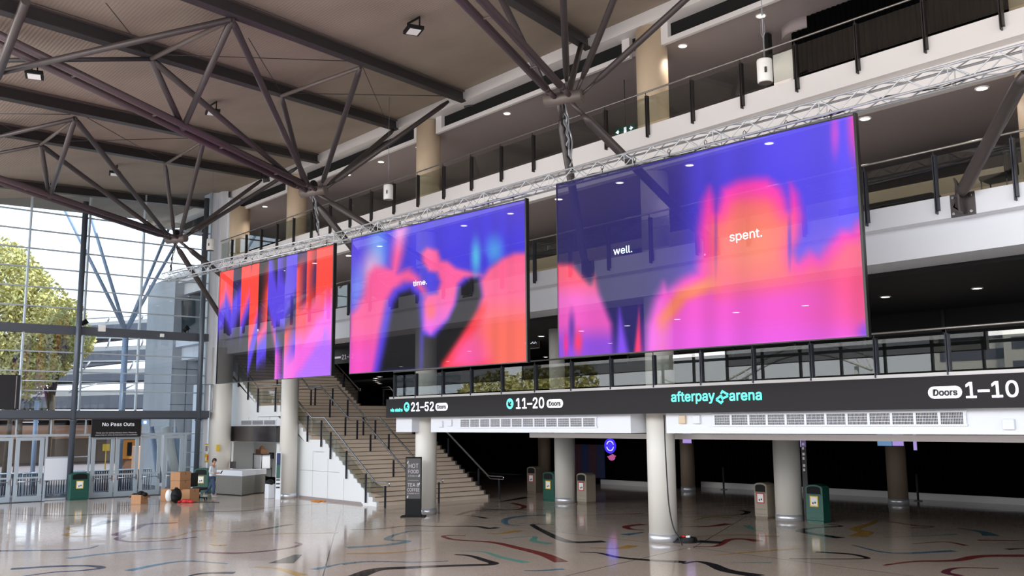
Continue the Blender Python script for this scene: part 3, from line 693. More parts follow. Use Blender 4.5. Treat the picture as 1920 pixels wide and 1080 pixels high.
led_screen('right LED screen with pink cloud on violet reading well. spent.', (-16.67, 16.06), (-8.99, 16.81), 4.8, 9.152, paint3, [('well.', .227, .465, .17, .54), ('spent.', .63, .49, .19, .76)])
# ================= ROOF STEEL =================
BEAMS = [((300, -52), (868, 172), 'from the top edge to between the middle and right screens'), ((-40, -22), (745, 227), 'across the upper left corner to above the middle screen'),
         ((900, -58), (1103, 72), 'in the corrugated bay at the top, right of the centre'), ((-30, 152), (600, 291), 'crossing behind the double tube chords at the left'),
         ((-30, 226), (490, 320), 'third up from the glazed wall'), ((-30, 330), (392, 378), 'directly over the glazed wall head')]
for a, c, w in BEAMS:
    A, B = RP(*a, .2), RP(*c, .2); d = (B-A).normalized()
    t = thing('roof_beam', 'dark steel roof beam '+w, 'beam', tuple(B), group=None)
    b = MB(); b.beam(A, B, .09, .34, up=RN); obj('web', b, 'steel_beam', t)
    b = MB(); b.beam(A-RN*.17, B-RN*.17, .26, .035, up=RN); obj('bottom_flange', b, 'steel_beam', t)
    b = MB(); b.beam(A+RN*.16, B+RN*.16, .3, .035, up=RN); obj('top_flange', b, 'steel_tan', t)
    b = MB(); b.beam(B-d*.1, B+d*.3, .16, .3, up=RN); b.beam(B+d*.3-RN*.06, B+d*.34-RN*.06, .34, .5, up=RN); obj('end_plate', b, 'steel_beam', t)
CH = -Vector(ray(1750, 920)).normalized()
def node(x, y, Y): return PY(x, y, Y)
N1, N2, N3 = node(331, 448, 14.9), node(588, 359, 15.5), node(1057, 184, 16.3)
def chord_pt(N, x):
    best = min((abs(float(proj(np.array([list(N+CH*t)]))[0][0])-x), t) for t in np.arange(.2, 14, .05)); return N+CH*best[1]
AX = Vector((.9, .43, 0)).normalized()
def strut(t, a, c, r=.085, m='steel_dark', neck=True):
    a = Vector(a); c = Vector(c); d = c-a; L = d.length; d.normalize(); b = MB()
    if neck and L > 2:
        b.tube(a, a+d*.55, r*.55, n=8); b.tube(a+d*.5, a+d*.75, r*.6, r, n=12); b.tube(a+d*.75, c-d*.3, r, n=12); b.tube(c-d*.3, c, r, r*.6, n=12)
    else: b.tube(a, c, r, n=10)
    return obj('strut', b, m, t)
def bracket(t, c, top):
    """bolted wall plate with a gusset reaching to the strut foot"""
    b = MB(); b.box((c.x-.25, YF-.03, c.z-.24), (c.x+.25, YF, c.z+.24))
    b.prism([(c.x-.2, YF-.03, c.z-.02), (c.x-.02, YF-.03, c.z+.35), (top.x, top.y, top.z), (c.x+.04, YF-.03, c.z-.22)], (.04, 0, 0))
    b.box((c.x+.02, YF-.3, c.z-.2), (c.x+.06, YF-.03, c.z+.3)); p = obj('bracket', b, 'steel_dark', t)
    for i in (-.18, .18):
        for j in (-.17, .17):
            b = MB(); b.tube((c.x+i, YF-.07, c.z+j), (c.x+i, YF-.03, c.z+j), .03, n=8); obj('bolt', b, 'chrome', p, 'bright bolt head')
def tree(label, N, tops, feet, joints=(), chord=True):
    t = thing('roof_support', label, 'roof support', tuple(N))
    b = MB(); b.tube(N-AX*.5, N+AX*.5, .17, n=24); b.tube(N-AX*.52, N-AX*.5, .15, n=24); b.tube(N+AX*.5, N+AX*.52, .15, n=24); obj('node_drum', b, 'steel_tan', t, 'horizontal steel drum where the struts meet')
    for k, (p, off) in enumerate(tops): strut(t, N+AX*off, p)
    for f in feet:
        F = PY(f[0], f[1], YF); top = Vector((F.x, F.y-.35, F.z+.45)); top = top+(N-top).normalized()*.1
        strut(t, N+AX*(.15 if f[2] else -.15)-Vector((0, 0, .1)), F+Vector((0, -.14, .16)), .115); bracket(t, F, top)
    if chord:
        Lc = 13.
        for s in (-.2, .2):
            a = N+AX*s; c = a+CH*Lc
            b = MB(); b.tube(a, a+CH*.6, .07, n=10); b.tube(a+CH*.6, a+CH*.8, .07, .1, n=12); b.tube(a+CH*.8, c, .1, n=14); obj('bottom_chord', b, 'steel_chord', t)
        for q in (2, 4.6, 7.3, 10): b = MB(); b.tube(N+CH*q-AX*.2, N+CH*q+AX*.2, .03, n=8); obj('spacer', b, 'steel_tan', t)
    for (x, pts) in joints:
        J = chord_pt(N, x)
        for p in pts: strut(t, J, p, neck=False)
    return t
T = {k: RP(*v, .42) for k, v in dict(a=(430, 3), b=(279, 80), c=(524, 155), d=(137, 197), e=(73, 248), f=(307, 288), h=(379, 243), i=(672, 100), aend=(735, 224), bend=(838, 168), eend=(488, 321), dend=(556, 296), far=(5, 66)).items()}
t2 = tree('branching steel roof support in the middle, above the gap between left and middle screens', N2, [(T['a'], -.1), (T['b'], -.2), (T['c'], -.3), (T['i'], .25), (T['aend'], .35), (T['bend'], .4)], [(740, 567, 0), (877, 544, 1)], [(343, [T['a'], T['b']])])
t1 = tree('branching steel roof support at the left, against the glazed wall', N1, [(T['d'], -.3), (T['e'], -.4), (T['f'], -.1), (T['h'], .15), (T['eend'], .3), (T['dend'], .4)], [(430, 618, 0), (520, 603, 1)], [(94, [T['d'], T['e']])])
t3 = tree('branching steel roof support nearest, over the right screen', N3, [(RP(925, -50, .3), -.35), (RP(1050, -90, .3), .1), (RP(1172, -85, .3), .3), (RP(1345, -80, .3), .45), (RP(1088, 62, .3), .1)], [(1103, 505, 0), (1335, 464, 1)])
# members between the roof beams
def tie(a, c, r, m, label, cat):
    b = MB(); b.tube(a, c, r, n=8); solo('tie_rod' if r < .03 else 'brace', b, m, label, cat)
tie(T['a'], T['b'], .06, 'steel_tan', 'tan tube brace slanting below the top edge at upper left', 'brace')
tie(T['c'], T['i'], .06, 'steel_tan', 'tan tube brace above the middle roof support', 'brace')
tie(T['d'], T['e'], .05, 'steel_tan', 'short tan brace tube at the far left under the roof', 'brace')
tie(T['h'], T['f'], .05, 'steel_tan', 'short tan brace tube just left of centre behind the double chord', 'brace')
tie(RP(-25, 74, .5), T['b'], .06, 'steel_beam', 'level dark brace tube reaching in from the left edge', 'brace')
tie(RP(-20, 76, .8), T['a'], .08, 'steel_dark', 'long dark brace tube rising to the top edge', 'brace')
tie(RP(-15, 75, .9), RP(45, -25, .3), .1, 'steel_dark', 'thick steep brace tube in the top left corner', 'brace')
tie(RP(-60, 270, .5), T['e'], .06, 'steel_dark', 'dark brace tube low at the left edge under the roof', 'brace')
tie(RP(-60, 245, .4), T['d'], .07, 'steel_dark', 'dark brace tube meeting the left roof node', 'brace')
for a, c, w in (((195, -20), (268, 74), 'near the top edge left of the long brace'), ((463, 50), (522, 152), 'crossing the second bay'), ((283, 80), (670, 96), 'running level below the top beam'), ((533, 157), (828, 164), 'running level above the middle screen'),
             ((676, 104), (722, 212), 'steep one above the middle screen'), ((160, 202), (300, 284), 'slanting at the left'), ((80, 249), (378, 243), 'level one at the left'), ((60, 248), (-10, 208), 'cut by the left edge'), ((-10, 194), (130, 196), 'level one at the left edge')):
    tie(RP(*a, .3), RP(*c, .3), .011, 'steel_beam', 'thin steel tie rod under the roof, '+w, 'tie rod')
# right-hand strut foot, its roof support is outside the frame
t4 = thing('roof_support', 'dark strut with a bolted foot plate on the middle balcony front at the right', 'roof support', tuple(PY(1808, 380, YF)))
F = PY(1806, 384, YF); top = Vector((F.x, F.y-.4, F.z+.5)); strut(t4, PY(1946, 95, 16.8), F+Vector((0, -.14, .16)), .13); bracket(t4, F, top)
# cable drops from the supports to the truss
def drop(label, N, x0, x1, ytr, seed, bundle=True):
    A = N-Vector((0, 0, .1)); B = Vector(pl(x1, ytr, 1, (A.y+15.6)/2 if not bundle else A.y-.15)); t = thing('rigging_drop', label, 'cable', tuple(B))
    rnd = random.Random(seed)
    for k in range(4 if bundle else 2):
        pts = [A.lerp(B, q/12)+Vector(((rnd.random()-.5)*.09, (rnd.random()-.5)*.06, 0)) for q in range(13)]
        pts = [p+AX*(.05*math.sin(PI*i/12)*(k-1.5)) for i, p in enumerate(pts)]
        b = MB(); b.path(cr(pts, 3), .022 if k else .03, 6); obj('cable', b, 'cable_black' if k == 0 else 'cable_grey', t)
    b = MB(); b.tube(A+Vector((0, 0, .3))-AX*.04, A+Vector((0, 0, .3))+AX*.04, .19, n=16); obj('sling', b, 'cable_black', t, 'black sling round the drum')
drop('bundle of grey chain and cable hanging from the nearest roof support to the truss', N3, 1066, 1070, 312, 1)
drop('bundle of grey cables hanging from the middle roof support to the truss', N2, 597, 597, 441, 2)
drop('thin cable pair hanging from the left roof support to the truss end', N1, 322, 320, 508, 3, False)
# floodlights on the deck
def flood(x, y, label, drop=.35):
    c = RP(x, y, drop); t = thing('floodlight', label, 'floodlight', tuple(c))
    b = MB(); b.cbox((c.x, c.y, c.z), (.5, .42, .09), -.3); obj('housing', b, 'black_plastic', t)
    b = MB(); b.cbox((c.x, c.y, c.z-.05), (.36, .3, .02), -.3); obj('lens', b, 'paper', t, 'pale square lens')
    b = MB(); b.beam(c+Vector((-.27, 0, 0)), c+Vector((-.27, 0, .28)), .03, .03, up=(1, 0, 0)); b.beam(c+Vector((.27, 0, 0)), c+Vector((.27, 0, .28)), .03, .03, up=(1, 0, 0)); b.box((c.x-.28, c.y-.02, c.z+.25), (c.x+.28, c.y+.02, c.z+.29)); obj('yoke', b, 'black_plastic', t)
flood(772, 32, 'black square floodlight on the roof right of the top centre')
flood(396, 190, 'black floodlight on the roof behind a diagonal strut')
flood(213, 309, 'black floodlight on the roof above the glazed wall')
flood(61, 115, 'pale lensed floodlight near the upper left corner by the double chord')
# hanging loudspeakers
def hanger(x, y, Yp, label, r=.165, h=.52):
    c = PY(x, y, Yp); t = thing('pendant_speaker', label, 'speaker', (c.x, c.y, c.z-h/2))
    b = MB(); b.lathe((c.x, c.y, c.z-h/2), [(r*.9, 0), (r, .03), (r, h-.03), (r*.95, h)], 28); obj('body', b, 'speaker_white', t)
    b = MB(); b.lathe((c.x, c.y, c.z-h/2-.012), [(r*.86, 0), (r*.86, .014)], 28); obj('grille', b, 'steel_tan', t, 'pinkish grille underneath')
    b = MB(); b.cbox((c.x+r*.62, c.y-r*.78, c.z-.02), (.07, .04, .12), -.6); obj('connector', b, 'speaker_grey', t, 'small dark connector panel')
    b = MB(); z1 = roofz(c.x, c.y)-.02; b.tube((c.x, c.y, c.z+h/2), (c.x, c.y, z1), .009, n=6)
    for s in (-1, 1): b.path([(c.x, c.y, c.z+h/2+.5), (c.x+s*.05, c.y, c.z+h/2+.62), (c.x+s*.04, c.y, c.z+h/2+.8), (c.x, c.y, c.z+h/2+1.25)], .007, 6)
    obj('suspension_cable', b, 'cable_grey', t)
hanger(1434, 134, 17.0, 'white cylinder speaker hanging at the right in front of the top balcony')
hanger(728, 361, 17.6, 'white cylinder speaker hanging above the middle screen')
hanger(395, 459, 16.6, 'white cylinder speaker hanging beside the corner pier at the left', .17, .5)
# ---- recessed downlights ----
LAMP = {}
def downlight(x, y, z, lv, w, lamp=0):
    t = thing('downlight', w, 'ceiling light', (x, y, z-.02), group='round downlights in the '+lv+' ceiling')
    b = MB(); b.lathe((x, y, z-.022), [(.115, 0), (.145, .002), (.145, .02)], 24, caps=False); obj('trim_ring', b, 'white_paint', t)
    b = MB(); b.lathe((x, y, z-.014), [(.112, 0), (.112, .01)], 24); obj('lamp', b, 'light_disc', t)
    if lamp:
        ld = LAMP.get(lamp) or bpy.data.lights.new('downlight_lamp', 'SPOT'); LAMP[lamp] = ld; ld.energy = lamp; ld.spot_size = 2.2; ld.spot_blend = .8; ld.shadow_soft_size = .11; ld.color = (1, .9, .8)
        lo = bpy.data.objects.new('downlight_lamp', ld); COL.objects.link(lo); lo.location = (x, y, z-.04)
    return t
L3 = [(1428, 30, 'cut across by the cord of the nearest hanging speaker'), (1283, 87, 'just right of the rightmost tan column'), (949, 212, 'right of the middle tan column'), (785, 276, 'beside the middle tan column on its left'),
      (713, 303, 'left of the hanging speaker cord'), (651, 327, 'right of the middle roof support'), (497, 387, 'between the corner and the left tan column'), (451, 404, 'nearest the glazed wall')]
for x, y, w in L3: p = PZ(x, y, 14.04); downlight(p.x, 20.9, 14.04, 'top balcony', 'lit top balcony downlight, '+w, 160)
L2 = [(1841, 165, 'at the right end under the truss'), (1622, 222, 'just right of the right screen'), (1442, 268, 'second from the right behind the right screen'), (1293, 309, 'third from the right behind the right screen'), (1162, 342, 'near the left edge behind the right screen'),
      (1048, 373, 'in the gap between middle and right screens'), (948, 398, 'top right behind the middle screen'), (861, 421, 'right of centre behind the middle screen'), (782, 441, 'left of centre behind the middle screen'), (712, 461, 'top left behind the middle screen'), (646, 478, 'in the gap between left and middle screens'), (590, 493, 'behind the left screen near its right edge'), (537, 507, 'behind the left screen near its middle')]
for x, y, w in L2: p = PZ(x, y, 10.27); downlight(p.x, p.y if p.y > 20.3 else 20.5, 10.27, 'middle balcony', 'lit middle balcony downlight, '+w, 110)
L1 = [(1832, 540, 'rightmost'), (1660, 556, 'just right of the right screen'), (1510, 572, 'behind the pink lower right of the right screen'), (1380, 585, 'behind the middle of the right screen low down'), (1270, 598, 'behind the orange flame of the right screen'), (1176, 610, 'left of the column behind the right screen'), (1090, 620, 'behind the lower left corner of the right screen'),
      (1015, 630, 'in the gap between middle and right screens'), (1023, 669, 'low in the gap between the screens'), (1144, 643, 'lower one behind the right screen'), (880, 658, 'behind the bottom of the middle screen'), (840, 677, 'behind the bottom edge of the middle screen'), (752, 687, 'behind the bottom left of the middle screen')]
for x, y, w in L1: p = PZ(x, y, 6.58); downlight(p.x, p.y, 6.58, 'lowest balcony', 'lit lowest balcony downlight, '+w, 60)
for x, y in ((705, 709), (712, 706), (704, 713), (708, 716), (712, 719)): 
    p = PZ(x, y, 5.5); downlight(p.x, p.y, 5.5, 'deep lobby', 'small distant downlight in the dark lobby beyond the stairs')
# ================= GLAZED WALL, DOORS, OUTSIDE =================
def wy(x, y=None): return pl(x, 600 if y is None else y, 0, XW)[1]
fr = MB(); Y0, Y1 = 4.0, 19.0
for z in (12.69, 11.85, 11.02, 10.18, 9.32, 8.465, 6.47, 5.61, 4.76): fr.box((XW-.05, Y0, z-.025), (XW+.09, Y1, z+.025))
for y in (5.3, 8.1, 10.72, 13.2, 15.69, 18.97): fr.box((XW-.05, y-.035, 3.9), (XW+.13, y+.035, roofz(XW, y)))
for y in (10.7, 12.1, 13.55, 16.4, 17.6): fr.box((XW-.03, y-.025, 2.85), (XW+.05, y+.025, 3.5))
wnd = struct('window_1', fr, 'frame_alu')
fr = MB(); fr.box((XW-.25, Y0, 7.29), (XW+.15, 19.05, 7.66)); struct('trim_4', fr, 'beam_grey')
fr = MB(); fr.box((XW-.3, Y0, 3.56), (XW+.45, 19.1, 3.9)); fr.box((XW-.3, Y0, 3.5), (XW+.3, 19.1, 3.56)); struct('trim_5', fr, 'beam_grey')
g = MB(); g.prism([(XW, Y0, 3.9), (XW, Y1, 3.9), (XW, Y1, roofz(XW, Y1)-.02), (XW, Y0, roofz(XW, Y0)-.02)], (.012, 0, 0)); obj('window_pane', g, 'glass_facade', wnd)
g = MB(); g.box((XW, Y0, 2.86), (XW+.012, Y1, 3.5)); obj('window_pane', g, 'glass_facade', wnd)
fr = MB(); fr.box((XW-.06, Y0, 2.76), (XW+.1, 18.3, 2.86)); fr.box((XW-.03, 18.3, 2.78), (XW+.05, 19, 2.83)); fr.box((XW-.03, 18.1, 1.9), (XW+.05, 19, 1.94)); fr.box((XW-.03, 18.1, 1.2), (XW+.05, 19, 1.24)); fr.box((XW-.04, 18.1, 0), (XW+.06, 18.2, 2.8)); struct('trim_6', fr, 'frame_alu')
for y, z0, w in ((12.9, 0, 'left'), (18.6, 0, 'right')):
    t = thing('steel_post', 'dark round steel post in front of the glazed wall, '+w+' of the two', 'post', (-44.45, y, 0))
    b = MB(); b.tube((-44.45, y, z0), (-44.45, y, roofz(-44.45, y)-.35), .125, n=20); obj('tube', b, 'steel_blue', t)
    b = MB(); b.lathe((-44.45, y, 3.42), [(.16, 0), (.16, .06)], 20); obj('collar', b, 'steel_blue', t)
def door(n, y0, y1, handle_left):
    fr = MB(); st = .16; X0, X1 = XW-.03, XW+.04
    fr.box((X0, y0, 0.02), (X1, y0+st, 2.74)); fr.box((X0, y1-st, .02), (X1, y1, 2.74)); fr.box((X0, y0+st, 2.6), (X1, y1-st, 2.74)); fr.box((X0, y0+st, .02), (X1, y1-st, .24)); fr.box((X0, y0+st, .98), (X1, y1-st, 1.05))
    d = struct('door_%d' % n, fr, 'frame_alu'); 
    g = MB(); g.box((XW, y0+st, .24), (XW+.01, y1-st, 2.6)); obj('door_pane', g, 'glass_facade', d)
    b = MB(); z = .86; b.tube((XW+.1, y0+.12, z), (XW+.1, y1-.12, z), .02, n=8)
    for y in (y0+.1, y1-.1): b.box((XW+.03, y-.025, z-.1), (XW+.12, y+.025, z+.12))
    obj('push_bar', b, 'chrome', d)
for n, (a, c) in enumerate(((9.55, 10.62), (10.74, 11.86), (13.86, 14.86), (14.92, 15.95), (16.03, 16.98), (17.1, 18.06))): door(n+1, a, c, n % 2)
fr = MB(); fr.box((XW-.03, 11.92, 0), (XW+.04, 12.0, 2.76)); fr.box((XW-.03, 12.95, 0), (XW+.04, 13.03, 2.76)); fr.box((XW-.03, 13.72, 0), (XW+.04, 13.8, 2.76)); fr.box((XW-.03, 12, .02), (XW+.04, 13.72, .1)); fr.box((XW-.03, 12, 1.83), (XW+.04, 13.72, 1.88)); fr.box((XW-.03, Y0, .0), (XW+.04, 9.5, .2)); fr.box((XW-.03, 13.03, .98), (XW+.04, 13.72, 1.03)); w2 = struct('window_2', fr, 'frame_alu')
g = MB(); g.box((XW, 12, .1), (XW+.01, 13.72, 2.76)); obj('window_pane', g, 'glass_facade', w2); g = MB(); g.box((XW, Y0, .2), (XW+.01, 9.5, 2.76)); obj('window_pane', g, 'glass_facade', w2); g = MB(); g.box((XW, 18.2, .02), (XW+.01, 19, 2.78)); obj('window_pane', g, 'glass_facade', w2)
fr = MB(); fr.box((XW-.1, 4, 0), (XW+.5, 11.9, .012)); fr.box((XW-.1, 13.8, 0), (XW+.5, 18.2, .012)); struct('trim_7', fr, 'cable_black')
# boards on the glass
b = MB(); b.box((XW+.06, 11.93, .89), (XW+.09, 13.0, 1.81)); t = thing('notice_board', 'blank white board in a thin frame between the entrance doors', 'board', (XW+.07, 12.5, .89)); obj('panel', b, 'cool_white', t)
b = MB(); b.box((XW+.05, 11.9, .86), (XW+.08, 13.03, 1.84)); obj('rim', b, 'frame_alu', t)
t = thing('notice_sign', 'black hanging sign reading No Pass Outs above the doors', 'sign', (XW+.25, 14.8, 2.7))
b = MB(); b.box((XW+.2, 13.73, 2.7), (XW+.27, 15.92, 3.5)); obj('panel', b, 'frame_black', t)
mat('pale_lit', rgb(200, 200, 205), .5, emit=rgb(215, 212, 218), es=.8); text('lettering', 'No Pass Outs', 'pale_lit', t, (XW+.28, 14.18, 3.2), (0, 1, 0), (0, 0, 1), .15, .002, width=1.42)
text('lettering', 'Thank you for visiting afterpay Arena. Please be', 'grey_lit', t, (XW+.28, 13.92, 2.87), (0, 1, 0), (0, 0, 1), .055, .002, width=1.8)
text('lettering', 'aware that re-entry to this event is not permitted', 'grey_lit', t, (XW+.28, 13.9, 2.77), (0, 1, 0), (0, 0, 1), .055, .002, width=1.85)
b = MB(); b.box((XW+.1, 15.96, 3.26), (XW+.16, 16.3, 3.46)); t = thing('exit_sign', 'small blue hanging sign right of the No Pass Outs board', 'sign', (XW+.1, 16.1, 3.26)); obj('panel', b, 'skyblue_lit', t)
b = MB(); b.box((XW+.16, 16.06, 3.3), (XW+.165, 16.2, 3.42)); obj('pictogram', b, 'white_lit', t)
t = thing('display_board', 'tall black board hanging high at the left edge of the glazed wall', 'board', (XW+.4, 9.9, 3.92)); b = MB(); b.box((XW+.25, 9.0, 3.93), (XW+.33, 10.66, 5.4)); obj('panel', b, 'frame_black', t)
b = MB(); b.box((XW+.33, 10.5, 3.98), (XW+.34, 10.53, 5.35)); obj('rim', b, 'ceiling_grey', t)
t = thing('guard_rail', 'thin grey guard rail on the door head ledge at the foot of the glass', 'railing', (XW+.35, 17, 3.9))
b = MB(); b.tube((XW+.4, 10.7, 5.17), (XW+.4, 19.25, 5.17), .02); obj('top_rail', b, 'frame_alu', t)
for y in (10.7, 14.95, 19.25):
    b = MB(); b.tube((XW+.4, y, 3.9), (XW+.4, y, 5.17), .028); obj('post', b, 'frame_alu', t)
for y, w in ((13.2, 'left'), (17.9, 'right')):
    t = thing('uplight', 'small dark spotlight standing on the upper cross beam, '+w+' one', 'spotlight', (XW+.05, y, 7.66)); b = MB(); b.tube((XW+.05, y, 7.66), (XW+.05, y, 7.78), .03); obj('stem', b, 'black_plastic', t); b = MB(); b.tube((XW+.05, y-.1, 7.76), (XW+.1, y+.12, 7.95), .1, .13, n=14); obj('head', b, 'black_plastic', t)
for x, y, z, s, w in ((XW+.2, 13.95, 7.6, .3, 'larger, near the left steel post'), (XW+.2, 16.72, 7.44, .16, 'smaller, further right')):
    b = MB(); b.box((x-.06, y-s/2, z-s*.4), (x+.08, y+s/2, z+s*.6)); solo('junction_box', b, 'paper', 'white box on the upper cross beam, '+w, 'box', bevel=.01)

# ---------------- outside ----------------
g = MB(); g.box((-200, -120, -.4), (XW-.1, 90, -.02)); g.box((XW-.1, -120, -.4), (60, -14, -.02)); struct('ground', g, 'asphalt')
g = MB(); g.box((-92.5, -20, 0), (-92, 60, 2.1)); mat('far_brown', rgb(128, 112, 98), .8, noise=.08, nscale=.5); struct('wall_far', g, 'far_brown')
g = MB(); g.box((-94, -20, 2.1), (-91.6, 38, 3.3)); g.box((-94, -20, 3.75), (-84, 38, 4.2)); g.box((-94.5, -20, 3.3), (-94, 38, 3.8)); struct('wall_far', g, 'peach')
g = MB(); g.box((-93.9, -20, 3.3), (-93.7, 38, 3.75)); struct('wall_far', g, 'ceiling_black')  # black strip put in for the shade of the undercroft
for k, y in enumerate((14.5, 18.3, 22.2)): b = MB(); b.box((-91.5, y, 3.55), (-90.5, y+1.2, 3.62)); solo('strip_light', b, 'white_lit', 'small white strip light under the far roof seen through the door glass', 'light', group='strip lights of the building across the forecourt')
# V-shaped roof columns outside
XV = -52.
def vcol(label, foot, apex, arms, r=.16, m='tower_white'):
    A = PX(*apex, XV); t = thing('branching_column', label, 'column', (A.x, A.y, 0)); b = MB(); b.tube((A.x, A.y, 0), A, r, n=18); obj('stem', b, m, t)
    for a in arms:
        P = PX(*a, XV); b = MB(); b.tube(A, P, r*.62, r*.5, n=14); obj('arm', b, m, t)
mat('outside_steel', rgb(150, 164, 184), .5)
vcol('pale steel column outside the glass spreading into four arms', None, (236, 622), [(121, 392), (161, 376), (316, 430), (362, 400)], m='outside_steel')
A = Vector((-47.2, 18.6, 0))
for a, c, w, r, m in (((300, 905), (283, 800), 'left', .14, 'outside_steel'), ((333, 905), (310, 800), 'middle, white and thick', .22, 'tower_white'), ((346, 905), (326, 800), 'right', .12, 'outside_steel')):
    p, q = PX(*a, -47), PX(*c, -47); b = MB(); b.tube(p, q, r, n=16); solo('leaning_column', b, m, 'leaning round column seen through the right entrance doors, '+w, 'column')
# concrete ramps of the car park
XRP = -64.
def ramp(label, top, bot, soff, rail):
    """each is a pair of photo pixels (left, right)"""
    t = thing('car_park_ramp', label, 'ramp', tuple(PX(*bot[0], XRP)))
    def P(p, dx=0): q = PX(*p, XRP); q.x -= dx; return q
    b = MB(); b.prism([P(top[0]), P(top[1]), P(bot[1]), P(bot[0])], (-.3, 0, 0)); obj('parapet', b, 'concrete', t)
    b = MB(); b.prism([P(bot[0]), P(bot[1]), P(soff[1]), P(soff[0])], (-7, 0, 0)); obj('deck', b, 'concrete_dark', t)  # darker concrete colour carries the shadow under the ramp
    a, c = P(rail[0]), P(rail[1]); b = MB(); b.tube(a, c, .045, n=8); obj('rail', b, 'concrete', t)
    n = max(2, int((c-a).length/2.2)); u, v = P(top[0]), P(top[1])
    for k in range(n+1):
        q = k/n; b = MB(); b.tube(a.lerp(c, q), u.lerp(v, q)-Vector((0, .15, 0)), .06, n=6); obj('rail_post', b, 'concrete', t)
ramp('highest concrete car park ramp outside, just above the upper cross beam', ((140, 607), (330, 594)), ((140, 612), (330, 602)), ((140, 640), (330, 622)), ((140, 599), (330, 588)))
ramp('second concrete car park ramp outside with slanted rail posts', ((140, 651), (330, 646)), ((140, 660), (330, 653)), ((140, 690), (330, 668)), ((140, 633), (330, 636)))
ramp('third concrete car park ramp outside reaching left to the trees', ((70, 693), (330, 690)), ((60, 704), (330, 697)), ((60, 716), (330, 712)), ((80, 679), (330, 676)))
ramp('fourth concrete car park ramp outside, low behind the guard rail', ((30, 735), (330, 728)), ((30, 745), (330, 738)), ((30, 765), (330, 765)), ((100, 722), (330, 716)))
# panelled building beyond the right end of the glass
def P(x, y, d=0.): q = PX(x, y, -50-d); return q
t = thing('annex_building', 'pale blue grey panelled building outside the right end of the glass', 'building', tuple(P(350, 770)))
y0 = P(326, 600).y; b = MB(); b.box((-54, y0, 0), (-50, 22.5, 11.2)); obj('wall', b, 'concrete', t)
b = MB()
for z in (2.4, 4.3, 6.2, 8.1, 10.0): b.box((-50, y0, z), (-49.98, 22, z+.03))
for y in (y0+.8, y0+1.9): b.box((-50, y, 0), (-49.98, y+.03, 11))
obj('panel_joint', b, 'concrete_dark', t)
b = MB(); b.prism([P(343, 622, -.1), P(343, 566, -.1), P(366, 560, -.1), P(366, 604, -.1)], (-.06, 0, 0)); mat('blue_glass', rgb(92, 104, 110), .1, spec=.8); o = obj('window', b, 'blue_glass', t)
b = MB(); b.prism([P(341, 626, -.12), P(341, 564, -.12), P(344, 563, -.12), P(344, 624, -.12)], (-.06, 0, 0)); obj('window_frame', b, 'steel_blue', t)
q0, q1 = PX(323, 786, -57), PX(346, 820, -57); b = MB(); b.box((-57.2, q0.y, 0), (-57, q1.y, q0.z)); solo('hoarding', b, 'navy', 'dark blue panel seen through the glass above the rightmost door', 'panel')
b = MB(); pp = P(118, 820, 20); b.box((-70.3, pp.y+6, 0), (-70, pp.y+6.6, 2.6)); solo('red_pillar', b, 'red', 'red upright panel standing across the forecourt', 'panel')
# trees
def leaves(n, blobs, size, seed):
    rnd = random.Random(seed); b = MB(); wsum = sum(q[3]**2 for q in blobs)
    for (cx, cy, cz, r) in blobs:
        for _ in range(int(n*r*r/wsum)):
            while True:
                v = Vector((rnd.uniform(-1, 1), rnd.uniform(-1, 1), rnd.uniform(-1, 1)))
                if .35 < v.length < 1: break
            v = v.normalized()*(v.length**.4); c = Vector((cx, cy, cz))+Vector((v.x*r, v.y*r, v.z*r*.9)); s = size*rnd.uniform(.6, 1.3)
            u = Vector((rnd.uniform(-1, 1), rnd.uniform(-1, 1), rnd.uniform(-1, 1))).normalized(); w = u.cross(Vector((rnd.uniform(-1, 1), rnd.uniform(-1, 1), .3))).normalized()
            b.add([c-u*s, c-w*s*.5, c+u*s, c+w*s*.5], [(0, 1, 2, 3)])
    return b
def tree_thing(label, X, blobs, m, n, seed, size=.13):
    bl = [(X+(hash((seed, i)) % 100-50)/40., PX(px, py, X).y, PX(px, py, X).z, r) for i, (px, py, r) in enumerate(blobs)]
    cy = sum(q[1] for q in bl)/len(bl); t = thing('tree', label, 'tree', (X, cy, 0))
    obj('foliage', leaves(n, bl, size, seed), m, t)
    b = MB(); zc = min(q[2] for q in bl); b.path([(X, cy, 0), (X+.2, cy+.1, zc*.6), (X-.1, cy, zc+1.5)], [.16, .13, .1], 10)
    for q in bl[:7]: b.path([(X, cy, zc*.6), ((X+q[0])/2, (cy+q[1])/2, (zc*.6+q[2])/2+.3), (q[0], q[1], q[2])], [.12, .08, .04], 6)
    obj('trunk', b, 'bark', t)
tree_thing('big sunlit eucalyptus at the left edge outside the glass', -58, [(-20, 520, 2.4), (10, 500, 1.6), (20, 540, 2.0), (50, 530, 1.4), (60, 570, 1.8), (20, 600, 2.3), (78, 560, 1.1), (-20, 620, 2.2), (30, 655, 2.0), (0, 700, 2.0), (45, 690, 1.6), (15, 480, 1.0), (70, 660, 1.5)], 'leaf_a', 17000, 3)
tree_thing('smaller sunlit tree between the left post and the big eucalyptus', -60, [(105, 600, 1.5), (125, 590, 1.1), (90, 640, 1.7), (120, 640, 1.5), (100, 675, 1.3), (70, 680, 1.3)], 'leaf_a', 9500, 5)
tree_thing('low dark green tree behind the display board', -66, [(45, 735, 1.3), (30, 745, 1.4), (60, 750, 1.2), (15, 730, 1.4)], 'leaf_b', 2600, 8)
